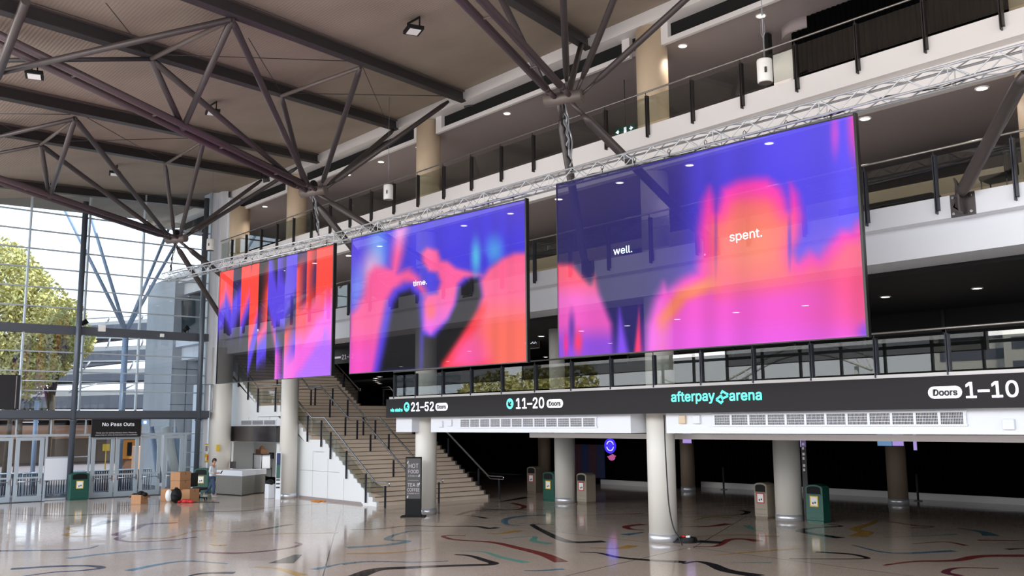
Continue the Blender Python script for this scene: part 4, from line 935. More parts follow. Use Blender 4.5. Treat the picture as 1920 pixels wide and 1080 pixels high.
# beyond the open side behind the photographer, seen in the shop glass of the lowest balcony
for k, (x, y, w, h) in enumerate(((-33, -75, 7, 34), (-44, -90, 9, 40), (-24, -80, 7, 26), (-60, -110, 12, 30))):
    t = thing('tower_block', 'pale tower block with balcony bands outside behind the viewpoint', 'building', (x, y, 0), group='tower blocks reflected in the balcony glass'); b = MB(); b.box((x-w/2, y-w/2, 0), (x+w/2, y+w/2, h)); obj('wall', b, 'tower_white', t)
    b = MB()
    for z in range(3, int(h), 3): b.box((x-w/2+1, y+w/2, z), (x+w/2-1, y+w/2+.1, z+1.5))
    obj('window_band', b, 'concrete_dark', t, kind='stuff')
t = thing('lattice_roof', 'white arched lattice roof outside behind the viewpoint', 'roof', (-62, -55, 0))
for o_ in (0, 1.2):
    b = MB(); b.path([(-50-1.4*i, -55-o_, 8.5+o_+2.2*math.sin(i*.28)) for i in range(22)], .16, 8); obj('arch_tube', b, 'tower_white', t)
for i in range(21):
    b = MB(); b.tube((-50-1.4*i, -55, 8.5+2.2*math.sin(i*.28)), (-50-1.4*(i+1), -56.2, 9.7+2.2*math.sin((i+1)*.28)), .07, n=6); obj('web', b, 'tower_white', t)
for x in (-52, -66, -79): b = MB(); b.tube((x, -55.5, 0), (x, -55.5, 9), .25); obj('leg', b, 'tower_white', t)
for k, (x, y, r) in enumerate(((-92, -50, 5), (-104, -56, 6), (-120, -60, 6))):
    t = thing('tree', 'round green tree outside behind the viewpoint', 'tree', (x, y, 0), group='trees reflected in the balcony glass'); obj('foliage', leaves(1500, [(x, y, 7, r*.8), (x+3, y, 8.5, r*.6), (x-3, y+1, 6, r*.6)], .45, 30+k), 'leaf_a', t); b = MB(); b.tube((x, y, 0), (x, y, 6), .35, .2); obj('trunk', b, 'bark', t)
# ================= STAIRS, WHITE WALL, INFORMATION COUNTER =================
YN, YB = 20.78, 26.35      # near and far side of the stairs
PR = []                    # (x, z) profile of the steps, going left and up
def flight(x, z, n, run, rise):
    for k in range(n):
        PR.append((x, z)); z += rise; PR.append((x, z)); x -= run
    return x, z
x, z = flight(-31.9, 0, 15, .29, .17); xa = x; PR.append((x+.29, z)); x -= 1.1
LAND1 = (xa+.29, x+.29, z)
x, z = flight(x, z, 9, .29, .1722); LAND2 = (x+.29, -42.4, z); x = -42.4
x, z = flight(x, z, 21, .29, .1786); PR.append((-49.9, z))
st = thing('staircase', 'wide beige stone staircase climbing left behind the white columns', 'stairs', (-38, 23.5, 0))
def slabof(i0, i1, y0, y1, x_end):
    pts = PR[i0:i1]; lo = [(pts[-1][0] if x_end is None else x_end, max(0, 0)), (pts[0][0], 0)]
    return [(p[0], y0, p[1]) for p in pts]+[(q[0], y0, q[1]) for q in lo]
b = MB()
for k in range(len(PR)-1):
    (xa_, za_), (xb_, zb_) = PR[k], PR[k+1]
    b.poly([(xa_, YN, za_), (xb_, YN, zb_), (xb_, YB, zb_), (xa_, YB, za_)])
obj('flight', b, 'tread', st)
b = MB()
for k in range(len(PR)-1):
    (xa_, za_), (xb_, zb_) = PR[k], PR[k+1]
    if abs(xa_-xb_) < 1e-6: b.box((xb_+.010, YN, zb_-.02), (xb_-.03, YB, zb_+.003))
obj('nosing', b, 'nosing', st, 'dark nosing lines', kind='stuff')
# stringer: plaster edge below the steps, stepped on top
def under(px): # lower edge of the stringer
    if px > LAND1[0]: return max(0, (-32.15-px)*.586-.42)
    if px > LAND1[1]: return LAND1[2]-.5
    if px > LAND2[0]: return LAND1[2]-.5+(LAND1[1]-px)*.594
    if px > LAND2[1]: return LAND2[2]-.5
    return LAND2[2]-.5+(LAND2[1]-px)*.616
low = [(-49.9, under(-49.9)), (LAND2[1], under(LAND2[1])), (LAND2[0], LAND2[2]-.5), (LAND1[1], LAND1[2]-.5), (LAND1[0]-.1, LAND1[2]-.5), (-32.87, 0)]
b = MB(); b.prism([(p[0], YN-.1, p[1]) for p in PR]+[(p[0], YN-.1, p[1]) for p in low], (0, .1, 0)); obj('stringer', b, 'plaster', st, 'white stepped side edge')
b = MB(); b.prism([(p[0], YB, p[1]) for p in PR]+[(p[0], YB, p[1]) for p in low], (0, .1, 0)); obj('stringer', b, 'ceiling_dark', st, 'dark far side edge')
# white wall under the stairs with the counter opening
OXL, OXR, OZ = PY(431, 870, YN).x, PY(517, 870, YN).x, PY(480, 829, YN).z
b = MB(); yw = YN+.02
L2_ = LAND2[1]
b.prism([(-49.9, yw, 0), (OXL, yw, 0), (OXL, yw, under(OXL)), (-49.9, yw, under(-49.9))], (0, .14, 0))
b.prism([(OXL, yw, OZ), (OXR, yw, OZ), (OXR, yw, under(OXR)), (LAND2[0], yw, under(LAND2[0])), (L2_, yw, under(L2_)), (OXL, yw, under(OXL))], (0, .14, 0))
b.prism([(OXR, yw, 0), (-32.87, yw, 0), (LAND1[0]-.1, yw, LAND1[2]-.5), (LAND1[1], yw, LAND1[2]-.5), (OXR, yw, under(OXR))], (0, .14, 0))
struct('wall_stair', b, 'plaster')
b = MB()
for x in (-34.6, -35.9, -37.2): b.box((x, yw-.004, .1), (x+.015, yw, max(.2, under(x)-.02)))
b.box((-38.3, yw-.004, 1.2), (-34.9, yw, 1.215)); b.box((-45, yw-.004, 3.0), (-38.9, yw, 3.015))
for x in (-43.6, -42.6, -41.4, -40.2): b.box((x, yw-.004, OZ+.6), (x+.015, yw, 4.0 if x > -42 else 3.6))
struct('trim_8', b, 'ceiling_grey')
b = MB(); b.box((-38.3, yw-.03, 0), (-33.1, yw, .09)); b.box((-44.6, yw-.03, 0), (OXL, yw, .09)); struct('baseboard_stair', b, 'ceiling_grey')
# room behind the counter
b = MB(); b.box((OXL-3.2, 23.6, 0), (OXR+.4, 23.7, 3)); b.box((OXL-3.3, yw+.14, 0), (OXL-3.2, 23.7, 3)); b.box((OXR+.3, yw+.14, 0), (OXR+.4, 23.7, 3)); b.box((OXL-3.3, yw+.14, 2.95), (OXR+.4, 23.7, 3.05)); struct('wall_kiosk', b, 'plaster')
pd = bpy.data.lights.new('kiosk_lamp', 'AREA'); pd.energy = 70; pd.size = 1.2; po = bpy.data.objects.new('kiosk_lamp', pd); COL.objects.link(po); po.location = ((OXL+OXR)/2, 22.4, 2.9)
DX = PY(437, 870, 23.5).x; b = MB(); b.box((DX+.0, 23.5, 0), (DX+1.35, 23.59, 2.3)); dk = struct('door_7', b, 'concrete'); b = MB(); b.box((DX+1.22, 23.44, 1.0), (DX+1.27, 23.5, 1.15)); obj('handle', b, 'chrome', dk)
b = MB(); b.box((DX-.08, 23.52, 0), (DX, 23.58, 2.35)); b.box((DX+1.35, 23.52, 0), (DX+1.43, 23.58, 2.35)); b.box((DX-.08, 23.52, 2.3), (DX+1.43, 23.58, 2.37)); struct('trim_9', b, 'ceiling_grey')
# black bulkhead display above the counter
B0, B1 = PY(430.5, 799, YN-.35), PY(517, 829, YN-.35)
b = MB(); b.box((B0.x, YN-.35, B1.z), (B1.x, YN-.01, B0.z)); mat('gloss_dark', rgb(46, 40, 40), .12, spec=.8); solo('menu_display', b, 'gloss_dark', 'glossy dark display panel over the information counter', 'display', bevel=.01)
def vent(name_label, x0, x1, z0, z1, y, n, group=None):
    t = thing('air_vent', name_label, 'vent', ((x0+x1)/2, y, z0)); b = MB(); b.box((x0-.05, y-.02, z0-.04), (x1+.05, y+.02, z0)); b.box((x0-.05, y-.02, z1), (x1+.05, y+.02, z1+.04))
    w = (x1-x0)/n
    for k in range(n+1): b.box((x0+k*w-.03, y-.02, z0), (x0+k*w+.03, y+.02, z1))
    obj('frame', b, 'cool_white', t); b = MB(); b.box((x0, y+.005, z0), (x1, y+.018, z1)); obj('backing', b, 'ceiling_dark', t, 'dark sheet painted as shade behind the grille')  # dark sheet takes the place of shade inside the vent
    for k in range(n):
        b = MB(); a, c = x0+k*w+.03, x0+(k+1)*w-.03; m = 7
        for i in range(1, 4): b.box((a, y-.012, z0+(z1-z0)*i/4-.004), (c, y-.006, z0+(z1-z0)*i/4+.004))
        for i in range(1, m*2): b.box((a+(c-a)*i/(m*2)-.003, y-.006, z0), (a+(c-a)*i/(m*2)+.003, y, z1))
        obj('grille', b, 'cool_white', t)
    return t
V0, V1 = PY(452, 789, YN), PY(517, 796, YN); vent('small white air vent over the dark display of the counter', V0.x, V1.x, V1.z, V0.z, YN, 3)
# white duct boxes below the long sign
b = MB(); b.box((-29.0, 19.6, 2.91), (-28.0, 21.3, 3.45)); b.box((-26.85, 19.6, 2.91), (-17.56, 21.3, 3.45)); b.box((-16.3, 19.6, 2.91), (XR, 21.3, 3.45)); struct('trim_10', b, 'cool_white')
b = MB(); b.box((-23.6, 21.3, 2.72), (XR, 21.42, 2.87)); struct('trim_11', b, 'white_paint')
vent('long white air vent with twelve grilles under the sign left of the cabled column', -25.15, -18.86, 3.09, 3.33, 19.58, 12)
vent('long white air vent with twelve grilles under the afterpay lettering', -14.73, -8.49, 3.12, 3.36, 19.58, 12)
for x, y, w, c in ((828, 796, 'left of the pair beside the left vent', 'cool_white'), (845, 794, 'right of the pair beside the left vent', 'cool_white'), (1281, 788, 'cream one right of the cabled column', 'yellow'), (1308, 788, 'white one right of the cream one', 'cool_white'), (1893, 797, 'at the far right end under the door number', 'cool_white')):
    p = PY(x, y, 19.6); b = MB(); b.box((p.x-.11, 19.53, p.z-.09), (p.x+.11, 19.6, p.z+.12)); solo('wall_box', b, 'column_tan' if c == 'yellow' else c, 'small square box on the duct front, '+w, 'box', bevel=.012)
# ---- stair handrails ----
def stair_rail(label, pts, posts, y, glass=False, m='post_blue', off=0., hook=True):
    """pts: (x,z) of the rail going up"""
    t = thing('stair_rail', label, 'handrail', (pts[0][0], y, 0)); P = [Vector((a, y, c)) for a, c in pts]
    if hook: P = [P[0]+Vector((.02, 0, -.1)), P[0]+Vector((.1, 0, -.02)), P[0]]+P[1:]
    b = MB(); b.path(P, .024, 8); obj('handrail', b, 'chrome', t)
    b = MB(); b.path([p+Vector((0, .07, -.12)) for p in P[2:]], .016, 8); obj('lower_rail', b, 'stainless', t)
    for (x, zb, zt) in posts:
        b = MB(); b.box((x-.022, y-.04, zb), (x-.006, y+.04, zt-.02)); b.box((x+.008, y-.03, zb), (x+.024, y+.03, zt-.02)); obj('post', b, m, t)
    if glass:
        for (a, c) in zip(posts[:-1], posts[1:]):
            b = MB(); b.prism([(a[0]-.05, y+.03, a[1]+glass), (c[0]+.05, y+.03, c[1]+glass), (c[0]+.05, y+.03, c[2]-.14), (a[0]-.05, y+.03, a[2]-.14)], (0, .012, 0)); obj('glass_panel', b, 'glass_rail', t)
    return t
def prof(x):
    if x > LAND1[0]: return max(0, (-31.9-x)*.586)
    if x > LAND1[1]: return LAND1[2]
    if x > LAND2[0]: return LAND1[2]+(LAND1[1]-x)*.594
    if x > LAND2[1]: return LAND2[2]
    return LAND2[2]+(LAND2[1]-x)*.616
RH = .95
def railpts(x0, x1):
    xs = sorted({x0, x1, LAND1[0], LAND1[1], LAND2[0], LAND2[1]}, reverse=True); return [(x, prof(x)+RH) for x in xs if x1 <= x <= x0]
px = [-31.2, -32.6, -34.1, -35.4, -36.2, -37.4, -38.6, -39.9, -40.5, -42.3, -43.4, -44.5, -45.6, -46.7]
stair_rail('glass sided handrail on the near edge of the stairs', [(-31.0, .95)]+railpts(-31.9, -47), [(x, prof(x)-(.3 if x < -32 else 0), prof(x)+RH-.1) for x in px], YN-.16, .42)
y1 = PX(678, 781.5, LAND1[0]).y; y2 = PX(712, 782, LAND1[0]).y
px = [-31.5, -33.4, -35.2, -36.3, -37.3, -38.7, -40.1, -42.2, -44, -46]
stair_rail('middle handrail on the stairs left of the display stand', [(-31.3, .95)]+railpts(-31.9, -47), [(x, prof(x), prof(x)+RH-.1) for x in px], y1)
stair_rail('middle handrail on the stairs right of the display stand', [(-31.3, .95)]+railpts(-31.9, -47), [(x, prof(x), prof(x)+RH-.1) for x in px], y2)
stair_rail('far handrail of the stairs beside the dark lobby', [(-31.0, .95)]+railpts(-31.9, -40.4), [(x, prof(x) if x < -32 else 0, prof(x)+RH-.1) for x in (-31.2, -32.6, -34.8, -36.6, -38.4, -40.2)], YB+.05)
stair_rail('upper far handrail climbing past the dark lobby', [(-42.3, LAND2[2]+.95)]+railpts(-42.4, -48), [(x, prof(x), prof(x)+RH-.1) for x in (-42.5, -44, -45.5, -47)], YB-.05, .1)
b = MB(); b.prism([(-31.95, YB+.12, 0), (-40.3, YB+.12, 0), (-40.3, YB+.12, 4.9), (-37, YB+.12, 3.3)], (0, .03, 0)); struct('wall_stair', b, 'curtain_black')  # black sheet standing in for the darkness beyond the far balustrade
# ---- information counter ----
t = thing('information_counter', 'white topped grey information counter in front of the white wall', 'counter', (-42.9, 20, 0))
q = [PZ(404, 926.5), PZ(453, 930), PZ(476.5, 926)]; q = [Vector((p.x, p.y, 0)) for p in q]
C0 = [q[0], q[1], q[2], Vector((q[2].x-.3, YN+.3, 0)), Vector((q[0].x+.5, YN-.05, 0))]
def ring(P, z, k=0): c = sum(P, Vector())/len(P); return [p+(p-c).normalized()*k+Vector((0, 0, z)) for p in P]
b = MB(); b.prism(ring(C0, .04), (0, 0, .84)); obj('body', b, 'grey_panel', t)
b = MB(); b.prism(ring(C0, .0, -.04), (0, 0, .05)); obj('plinth', b, 'black_plastic', t)
b = MB(); b.prism(ring(C0, .88, .05), (0, 0, .24)); obj('counter_top', b, 'cool_white', t, 'thick white top')
def cpt(x, y, z): p = PZ(x, y, z); return p
p = cpt(415, 877, 1.12); b = MB(); b.cbox((p.x, p.y+.1, 1.25), (.04, .34, .26), .3); b.cbox((p.x-.05, p.y+.1, 1.13), (.14, .2, .02), .3); solo('monitor', b, 'black_plastic', 'small black monitor on the left of the counter', 'monitor')
p = cpt(433, 878, 1.12); b = MB(); b.cbox((p.x, p.y+.1, 1.28), (.22, .2, .32), .2); solo('payment_terminal', b, 'speaker_grey', 'grey box terminal on the counter top', 'terminal', bevel=.01)
p = PY(433, 850, YN-.1); b = MB(); b.tube((p.x, YN-.1, 1.2), (p.x, YN-.1, OZ), .012); solo('cable_drop', b, 'cable_black', 'thin black cable from the dark display to the counter', 'cable')
# back room items
X = PY(477, 870, 22.4).x
t = thing('wire_shelf', 'dark shelf unit with a white cabinet in the room behind the counter', 'shelf', (X+.5, 22.6, 0))
b2 = MB()
for i in (0, 1):
    for j in (22.32, 22.88): b2.box((X+i*.97, j-.015, 0), (X+i*.97+.03, j+.015, 1.75))
obj('uprights', b2, 'frame_black', t, kind='stuff'); 
for z in (.35, .95, 1.7): b3 = MB(); b3.box((X, 22.3, z), (X+1, 22.9, z+.03)); obj('shelf_board', b3, 'frame_black', t)
b = MB(); b.box((X+.12, 22.34, .98), (X+.85, 22.86, 1.68)); solo('cabinet', b, 'cool_white', 'small white cabinet on the shelf behind the counter', 'cabinet', bevel=.02)
b = MB(); b.box((X+.1, 22.4, 1.73), (X+.7, 22.8, 1.95)); b.ball((X+.4, 22.6, 2.0), .13); solo('basket', b, 'brick_brown', 'brown basket with odds and ends on top of the shelf', 'basket')
b = MB(); b.box((X+.15, 22.4, .38), (X+.6, 22.8, .62)); solo('storage_tub', b, 'black_plastic', 'dark tub low on the shelf behind the counter', 'tub', bevel=.02)
mb = MB(); mb.box((q[2].x-.1, YN+.2, 0), (OXR+.1, YN+.25, .78)); solo('half_door', mb, 'curtain_black', 'black cloth screen closing the gap right of the counter', 'screen')
for x, y, w, h, m, lab in ((448, 858, .4, .3, 'black_plastic', 'small black panel on the white wall above the counter'), (424.5, 863, .12, .16, 'speaker_grey', 'left dark switch plate on the wall by the counter'), (430, 863, .1, .16, 'speaker_grey', 'right dark switch plate on the wall by the counter')):
    yy = yw-.02 if x < 431 else 23.48
    p = PY(x, y, yy); b = MB(); b.box((p.x-w/2, yy-.02, p.z-h/2), (p.x+w/2, yy+.02, p.z+h/2)); solo('wall_plate', b, m, lab, 'panel', bevel=.006)
p = PY(510, 856, 23.5); b = MB(); b.box((p.x-.45, 23.55, p.z-.12), (p.x+.05, 23.59, p.z+.2)); solo('wall_plate', b, 'black_plastic', 'black panel high in the back room behind the shelf', 'panel')
# posters on the corner pier and column
XPp = -44.82
def poster(x0, x1, y0, y1, m, lab, parts):
    a, c = PX(x0, y0, XPp), PX(x1, y1, XPp); t = thing('safety_poster', lab, 'poster', (XPp, (a.y+c.y)/2, c.z)); b = MB(); b.box((XPp, a.y, c.z), (XPp+.015, c.y, a.z)); obj('sheet', b, m, t)
    for (u0, u1, v0, v1, mm) in parts:
        b = MB(); w, h = c.y-a.y, a.z-c.z; b.box((XPp+.015, a.y+w*u0, a.z-h*v1), (XPp+.019, a.y+w*u1, a.z-h*v0)); obj('print', b, mm, t)
poster(384, 395, 832, 848, 'paper', 'white notice with a yellow heading on the corner pier', [(0, 1, 0, .14, 'yellow'), (.1, .45, .25, .85, 'ceiling_grey'), (.6, .95, .25, .5, 'speaker_grey')])
poster(384, 398.5, 851, 867, 'yellow', 'yellow and red safety poster on the corner pier', [(.3, .75, .15, .7, 'red'), (.05, .2, .4, .8, 'paper'), (.35, .9, .75, .85, 'orange')])
b = MB(); p = PX(409, 840, -44.2); b.box((-44.24, p.y-.1, p.z-.16), (-44.17, p.y+.08, p.z+.16)); solo('call_point', b, 'yellow', 'small yellow call point on the corner column', 'call point', bevel=.01)
# ================= BINS =================
def bin_thing(label, w, d, h, m, mdark, border, loc, rz, cut=.0):
    t = thing('litter_bin', label, 'bin', (0, 0, 0)); r = .12
    def arch(w, h, r, y, z0=.06, n=6):
        pts = [(-w/2, y, z0), (w/2, y, z0)]
        for k in range(n+1): a = k/n*PI; pts.append((w/2*math.cos(a), y, h-r+r*math.sin(a)))
        return pts
    b = MB(); b.prism(arch(w, h, .1, -d/2), (0, d, 0)); obj('body', b, m, t, bevel=.02)
    b = MB(); b.box((-w/2+.02, -d/2+.02, 0), (w/2-.02, d/2-.02, .1)); obj('base', b, mdark, t)
    b = MB(); b.prism(arch(w*.78, h-.06, .07, -d/2-.006, h-.3), (0, .01, 0)); obj('opening', b, 'black_plastic', t, 'black arched panel painted as shade in the opening')  # solid black panel on the front, coloured as the shade inside
    b = MB(); b.box((-w*.41, -d/2-.02, h-.34), (w*.41, -d/2, h-.3)); b.box((-w*.41, -d/2-.012, .3), (w*.41, -d/2, .31)); b.box((-w*.41, -d/2-.012, .14), (w*.41, -d/2, .15)); obj('trim', b, mdark, t)
    b = MB(); s = .15; b.box((-s, -d/2-.012, .5), (s, -d/2-.006, .84)); lb = obj('notice', b, border, t, 'square notice with a coloured border')
    b = MB(); b.box((-s+.035, -d/2-.016, .535), (s-.035, -d/2-.011, .805)); obj('paper', b, 'paper', lb)
    b = MB(); b.box((-.06, -d/2-.019, .58), (-.01, -d/2-.015, .64)); b.box((.02, -d/2-.019, .6), (.07, -d/2-.015, .66)); obj('print', b, 'speaker_grey', lb)
    t.location = loc; t.rotation_euler.z = rz
    return t
bin_thing('beige litter bin with red bordered notice left of the right cream column', .5, .5, 1.18, 'bin_beige', 'bin_beige_dark', 'red', (-18.72, 27.5, 0), 0)
bin_thing('green litter bin with yellow bordered notice right of the right cream column', .62, .42, 1.2, 'bin_green', 'bin_green', 'yellow', (-16.78, 27.55, 0), 0)
bin_thing('beige litter bin with red bordered notice right of the left cream column', .55, .55, 1.2, 'bin_beige', 'bin_beige_dark', 'red', (-27.2, 27.6, 0), 0)
bin_thing('green litter bin with white notice left of the left cream column', .66, .5, 1.2, 'bin_green', 'bin_green', 'yellow', (-28.85, 27.3, 0), 0)
bin_thing('green litter bin standing between the glass entrance doors', .78, .5, 1.2, 'bin_green', 'bin_green', 'yellow', (-44.25, 13.2, 0), PI/2)
bin_thing('green litter bin in the corner behind the walking person', .7, .5, 1.2, 'bin_green', 'bin_green', 'yellow', (-43.75, 18.65, 0), PI/4)
bin_thing('dim beige litter bin deep in the dark lobby left of the rear green bin', .55, .5, 1.2, 'bin_beige_dark', 'bin_beige_dark', 'red', (-32.9, 30, 0), .1)
# ================= DISPLAY STAND =================
ds = thing('display_stand', 'tall dark stand reading HOT FOOD and TEA & COFFEE beside a white column', 'sign stand', (0, 0, 0))
b = MB(); b.box((-.28, -.05, .06), (.28, .05, 2.05)); obj('case', b, 'black_plastic', ds, bevel=.01)
b = MB(); b.box((-.25, -.056, .62), (.25, -.05, 2.0)); mat('display_grey', rgb(56, 54, 54), .4, emit=rgb(70, 66, 66), es=.3); obj('display', b, 'display_grey', ds, 'grey display area')
b = MB(); b.prism([(-.42, -.26, 0), (.42, -.26, 0), (.42, .26, 0), (-.42, .26, 0)], (0, 0, .035)); b.box((-.3, -.08, .03), (.3, .08, .08)); obj('foot', b, 'black_plastic', ds)
for s, z, h, w in (('HOT', 1.67, .15, .34), ('FOOD', 1.49, .12, .36), ('AT DOORS 3 & 11', 1.38, .04, .38), ('TEA &', 1.03, .12, .40), ('COFFEE', .87, .11, .42), ('AT DOORS 10 & 17', .78, .04, .42)):
    text('lettering', s, 'grey_lit', ds, (-w/2, -.058, z), (1, 0, 0), (0, 0, 1), h, .002, width=w)
b = MB(); b.box((-.18, -.06, 1.25), (.18, -.056, 1.256)); obj('divider', b, 'grey_lit', ds)
for x, z in ((-.2, 1.86), (.2, 1.4), (.2, 1.12), (-.2, .68)):
    b = MB(); b.prism([(x-.03, -.058, z-.03), (x+.01, -.058, z-.04), (x+.03, -.058, z+.05), (x+.0, -.058, z+.05)], (0, .003, 0)); obj('ornament', b, 'grey_lit', ds)
p = PZ(775, 969); ds.location = p; ds.rotation_euler.z = math.radians(47)
# ================= PERSON =================
def skinned(name, verts, edges, radii, m, parent, root=0, sub=2, label=None):
    me = bpy.data.meshes.new(name); me.from_pydata(verts, edges, []); me.materials.append(MAT[m])
    o = bpy.data.objects.new(name, me); COL.objects.link(o); o.parent = parent
    md = o.modifiers.new('skin', 'SKIN'); md.use_smooth_shade = True
    sv = me.skin_vertices[0].data
    for i, r in enumerate(radii): sv[i].radius = (r if isinstance(r, tuple) else (r, r)); sv[i].use_root = (i == root)
    s = o.modifiers.new('sub', 'SUBSURF'); s.levels = sub; s.render_levels = sub
    if label: o['label'] = label
    return o
pe = thing('person', 'person in a pale hoodie and blue jeans walking right, looking at a phone', 'person', (0, 0, 0))
V = [(0, 0, .95), (.0, 0, 1.15), (.01, 0, 1.33), (.03, 0, 1.45), (.05, 0, 1.53), (.075, 0, 1.6), (.08, 0, 1.68),
     (.03, -.1, .86), (.12, -.1, .5), (.1, -.1, .1), (.2, -.1, .05), (-.03, .1, .86), (-.1, .1, .5), (-.4, .1, .16), (-.33, .1, .06),
     (0, -.19, 1.38), (-.03, -.23, 1.12), (.2, -.12, 1.08), (.28, -.08, 1.09), (0, .19, 1.38), (-.03, .23, 1.12), (.2, .12, 1.06), (.27, .07, 1.08)]
E_ = [(0, 1), (1, 2), (2, 3), (3, 4), (4, 5), (5, 6), (0, 7), (7, 8), (8, 9), (9, 10), (0, 11), (11, 12), (12, 13), (13, 14), (2, 15), (15, 16), (16, 17), (17, 18), (2, 19), (19, 20), (20, 21), (21, 22)]
Rr = [(.12, .15), (.11, .14), (.12, .17), .06, .055, (.095, .078), (.08, .07), .085, .06, .042, .035, .085, .06, .042, .035, .06, .042, .03, .035, .06, .042, .03, .035]
n0 = len(V)
for sgn, h in ((-1, 18), (1, 22)):      # five fingers each, curled over the phone
    hx, hy, hz = V[h]
    for k in range(4):
        V += [(hx+.045, hy+sgn*(-.03+.02*k), hz+.005), (hx+.075-.004*abs(k-1), hy+sgn*(-.03+.02*k), hz-.02)]; i = len(V)-2; E_ += [(h, i), (i, i+1)]; Rr += [.010, .008]
    V += [(hx+.01, hy-sgn*.045, hz+.025), (hx+.04, hy-sgn*.05, hz+.03)]; i = len(V)-2; E_ += [(h, i), (i, i+1)]; Rr += [.011, .009]
skinned('body', V, E_, Rr, 'skin', pe)
skinned('hoodie', [(0, 0, .9), (.0, 0, 1.1), (.01, 0, 1.32), (.0, 0, 1.42), (0, -.19, 1.36), (-.05, -.235, 1.11), (.14, -.15, 1.07), (0, .19, 1.36), (-.05, .235, 1.11), (.14, .15, 1.05)],
        [(0, 1), (1, 2), (2, 3), (2, 4), (4, 5), (5, 6), (2, 7), (7, 8), (8, 9)], [(.16, .19), (.15, .18), (.15, .2), (.09, .1), .085, .07, .052, .085, .07, .052], 'hoodie', pe, 1, label='pale grey hoodie')
skinned('jeans', [(0, 0, .93), (.03, -.1, .84), (.12, -.1, .5), (.1, -.1, .12), (-.03, .1, .84), (-.1, .1, .5), (-.38, .1, .18)], [(0, 1), (1, 2), (2, 3), (0, 4), (4, 5), (5, 6)], [(.14, .16), .105, .08, .07, .105, .08, .068], 'denim', pe, 0, label='blue jeans')
b = MB(); b.ball((.065, 0, 1.665), .098, sc=(1.05, .86, .95)); b.ball((.02, 0, 1.62), .08, sc=(.9, .9, 1.1)); obj('hair', b, 'hair', pe, 'short dark hair')
b = MB(); b.ball((.175, 0, 1.605), .016, sc=(1, .8, 1.2)); b.ball((.09, .082, 1.6), .02, sc=(.8, .4, 1.2)); b.ball((.09, -.082, 1.6), .02, sc=(.8, .4, 1.2)); obj('nose_and_ears', b, 'skin', pe)
b = MB(); b.ball((.158, .03, 1.625), .009); b.ball((.158, -.03, 1.625), .009); obj('eyes', b, 'hair', pe); b = MB(); b.ball((.155, 0, 1.565), .014, sc=(.6, 1.6, .4)); obj('mouth', b, 'red', pe)
for x, y, z, a in ((.16, -.1, .045, 0), (-.33, .1, .06, -.5)):
    b = MB(); b.ball((x, y, z), .1, sc=(1.35, .5, .45)); obj('shoe', b, 'shoe', pe, 'pale shoe')
pe.location = PZ(397, 932.5); pe.rotation_euler.z = math.radians(46); pe.scale = (.99,)*3
ph = MB(); ph.cbox((0, 0, 0), (.03, .075, .15), 0); o = solo('phone', ph, 'black_plastic', 'dark phone held in the hands of the walking person', 'phone')
a = math.radians(46); q = pe.location; o.location = (q.x+.37*math.cos(a), q.y+.37*math.sin(a), 1.04); o.rotation_euler = (0, .5, a)
# ================= BOXES, BAGS, OFFICE CHAIR =================
def carton(label, c, s, rz, tape=True, group=None):
    t = thing('cardboard_box', label, 'box', (0, 0, 0), group=group); b = MB(); b.cbox((0, 0, s[2]/2), s); obj('carton', b, 'cardboard', t, bevel=.008)
    b = MB(); b.cbox((0, 0, s[2]), (s[0]+.004, .06, .004)); b.cbox((s[0]/2+.001, 0, s[2]-.06), (.004, .06, .12)); obj('tape', b, 'cardboard_dark', t)
    t.location = c; t.rotation_euler.z = rz; return t
bx = PZ(331, 940); bx = Vector((bx.x-.2, bx.y+.2, 0)); ra = math.radians(30)
carton('brown cardboard box at the bottom left of the stack by the office chair', (bx.x-.38, bx.y-.28, 0), (.55, .5, .5), ra)
carton('brown cardboard box at the bottom right of the stack, under the others', (bx.x+.3, bx.y+.3, 0), (.55, .64, .5), ra)
carton('brown cardboard box in the middle of the stack', (bx.x+.02, bx.y+.02, .5), (.5, .7, .36), ra-.04)
carton('brown cardboard box on top of the stack', (bx.x, bx.y+.02, .865), (.5, .72, .36), ra)
p = PZ(330, 943); t = thing('backpack', 'black backpack leaning on the cardboard boxes', 'bag', tuple(p)); b = MB(); b.ball((p.x, p.y, .3), .28, 16, 12, (.75, .8, 1.12)); obj('main_bag', b, 'black_plastic', t); b = MB(); b.ball((p.x+.12, p.y-.1, .2), .16, 12, 8, (.8, 1, 1)); obj('front_pocket', b, 'black_plastic', t)
b = MB(); b.path([(p.x+.05, p.y-.08, .55), (p.x+.1, p.y-.1, .64), (p.x, p.y+.05, .62)], .015, 6); obj('carry_loop', b, 'black_plastic', t)
p = PZ(320, 941); b = MB(); b.ball((p.x-.1, p.y-.05, .26), .17, 14, 10, (.8, .9, 1.5)); solo('plastic_bag', b, 'paper', 'white plastic bag between the backpack and the boxes', 'bag')
p = PZ(347, 943); b = MB()
for dx, dy, r in ((-.22, -.18, .1), (0, 0, .13), (.2, .18, .1), (.06, .1, .12)): b.ball((p.x+dx, p.y+dy, r*.6), r, 12, 8, (1.3, 1.2, .7))
solo('red_bag', b, 'red', 'crumpled red bag lying in front of the cardboard boxes', 'bag')
t = carton('open cardboard box with dark cloth spilling out, alone on the floor', (0, 0, 0), (.5, .42, .36), 0); p = PZ(261, 944); t.location = (p.x, p.y, 0); t.rotation_euler.z = ra
for s in (-1, 1): b = MB(); b.beam((s*.25, 0, .36), (s*.4, 0, .24), .4, .012, up=(0, 0, 1)); obj('flap', b, 'cardboard_dark', t)
b = MB()
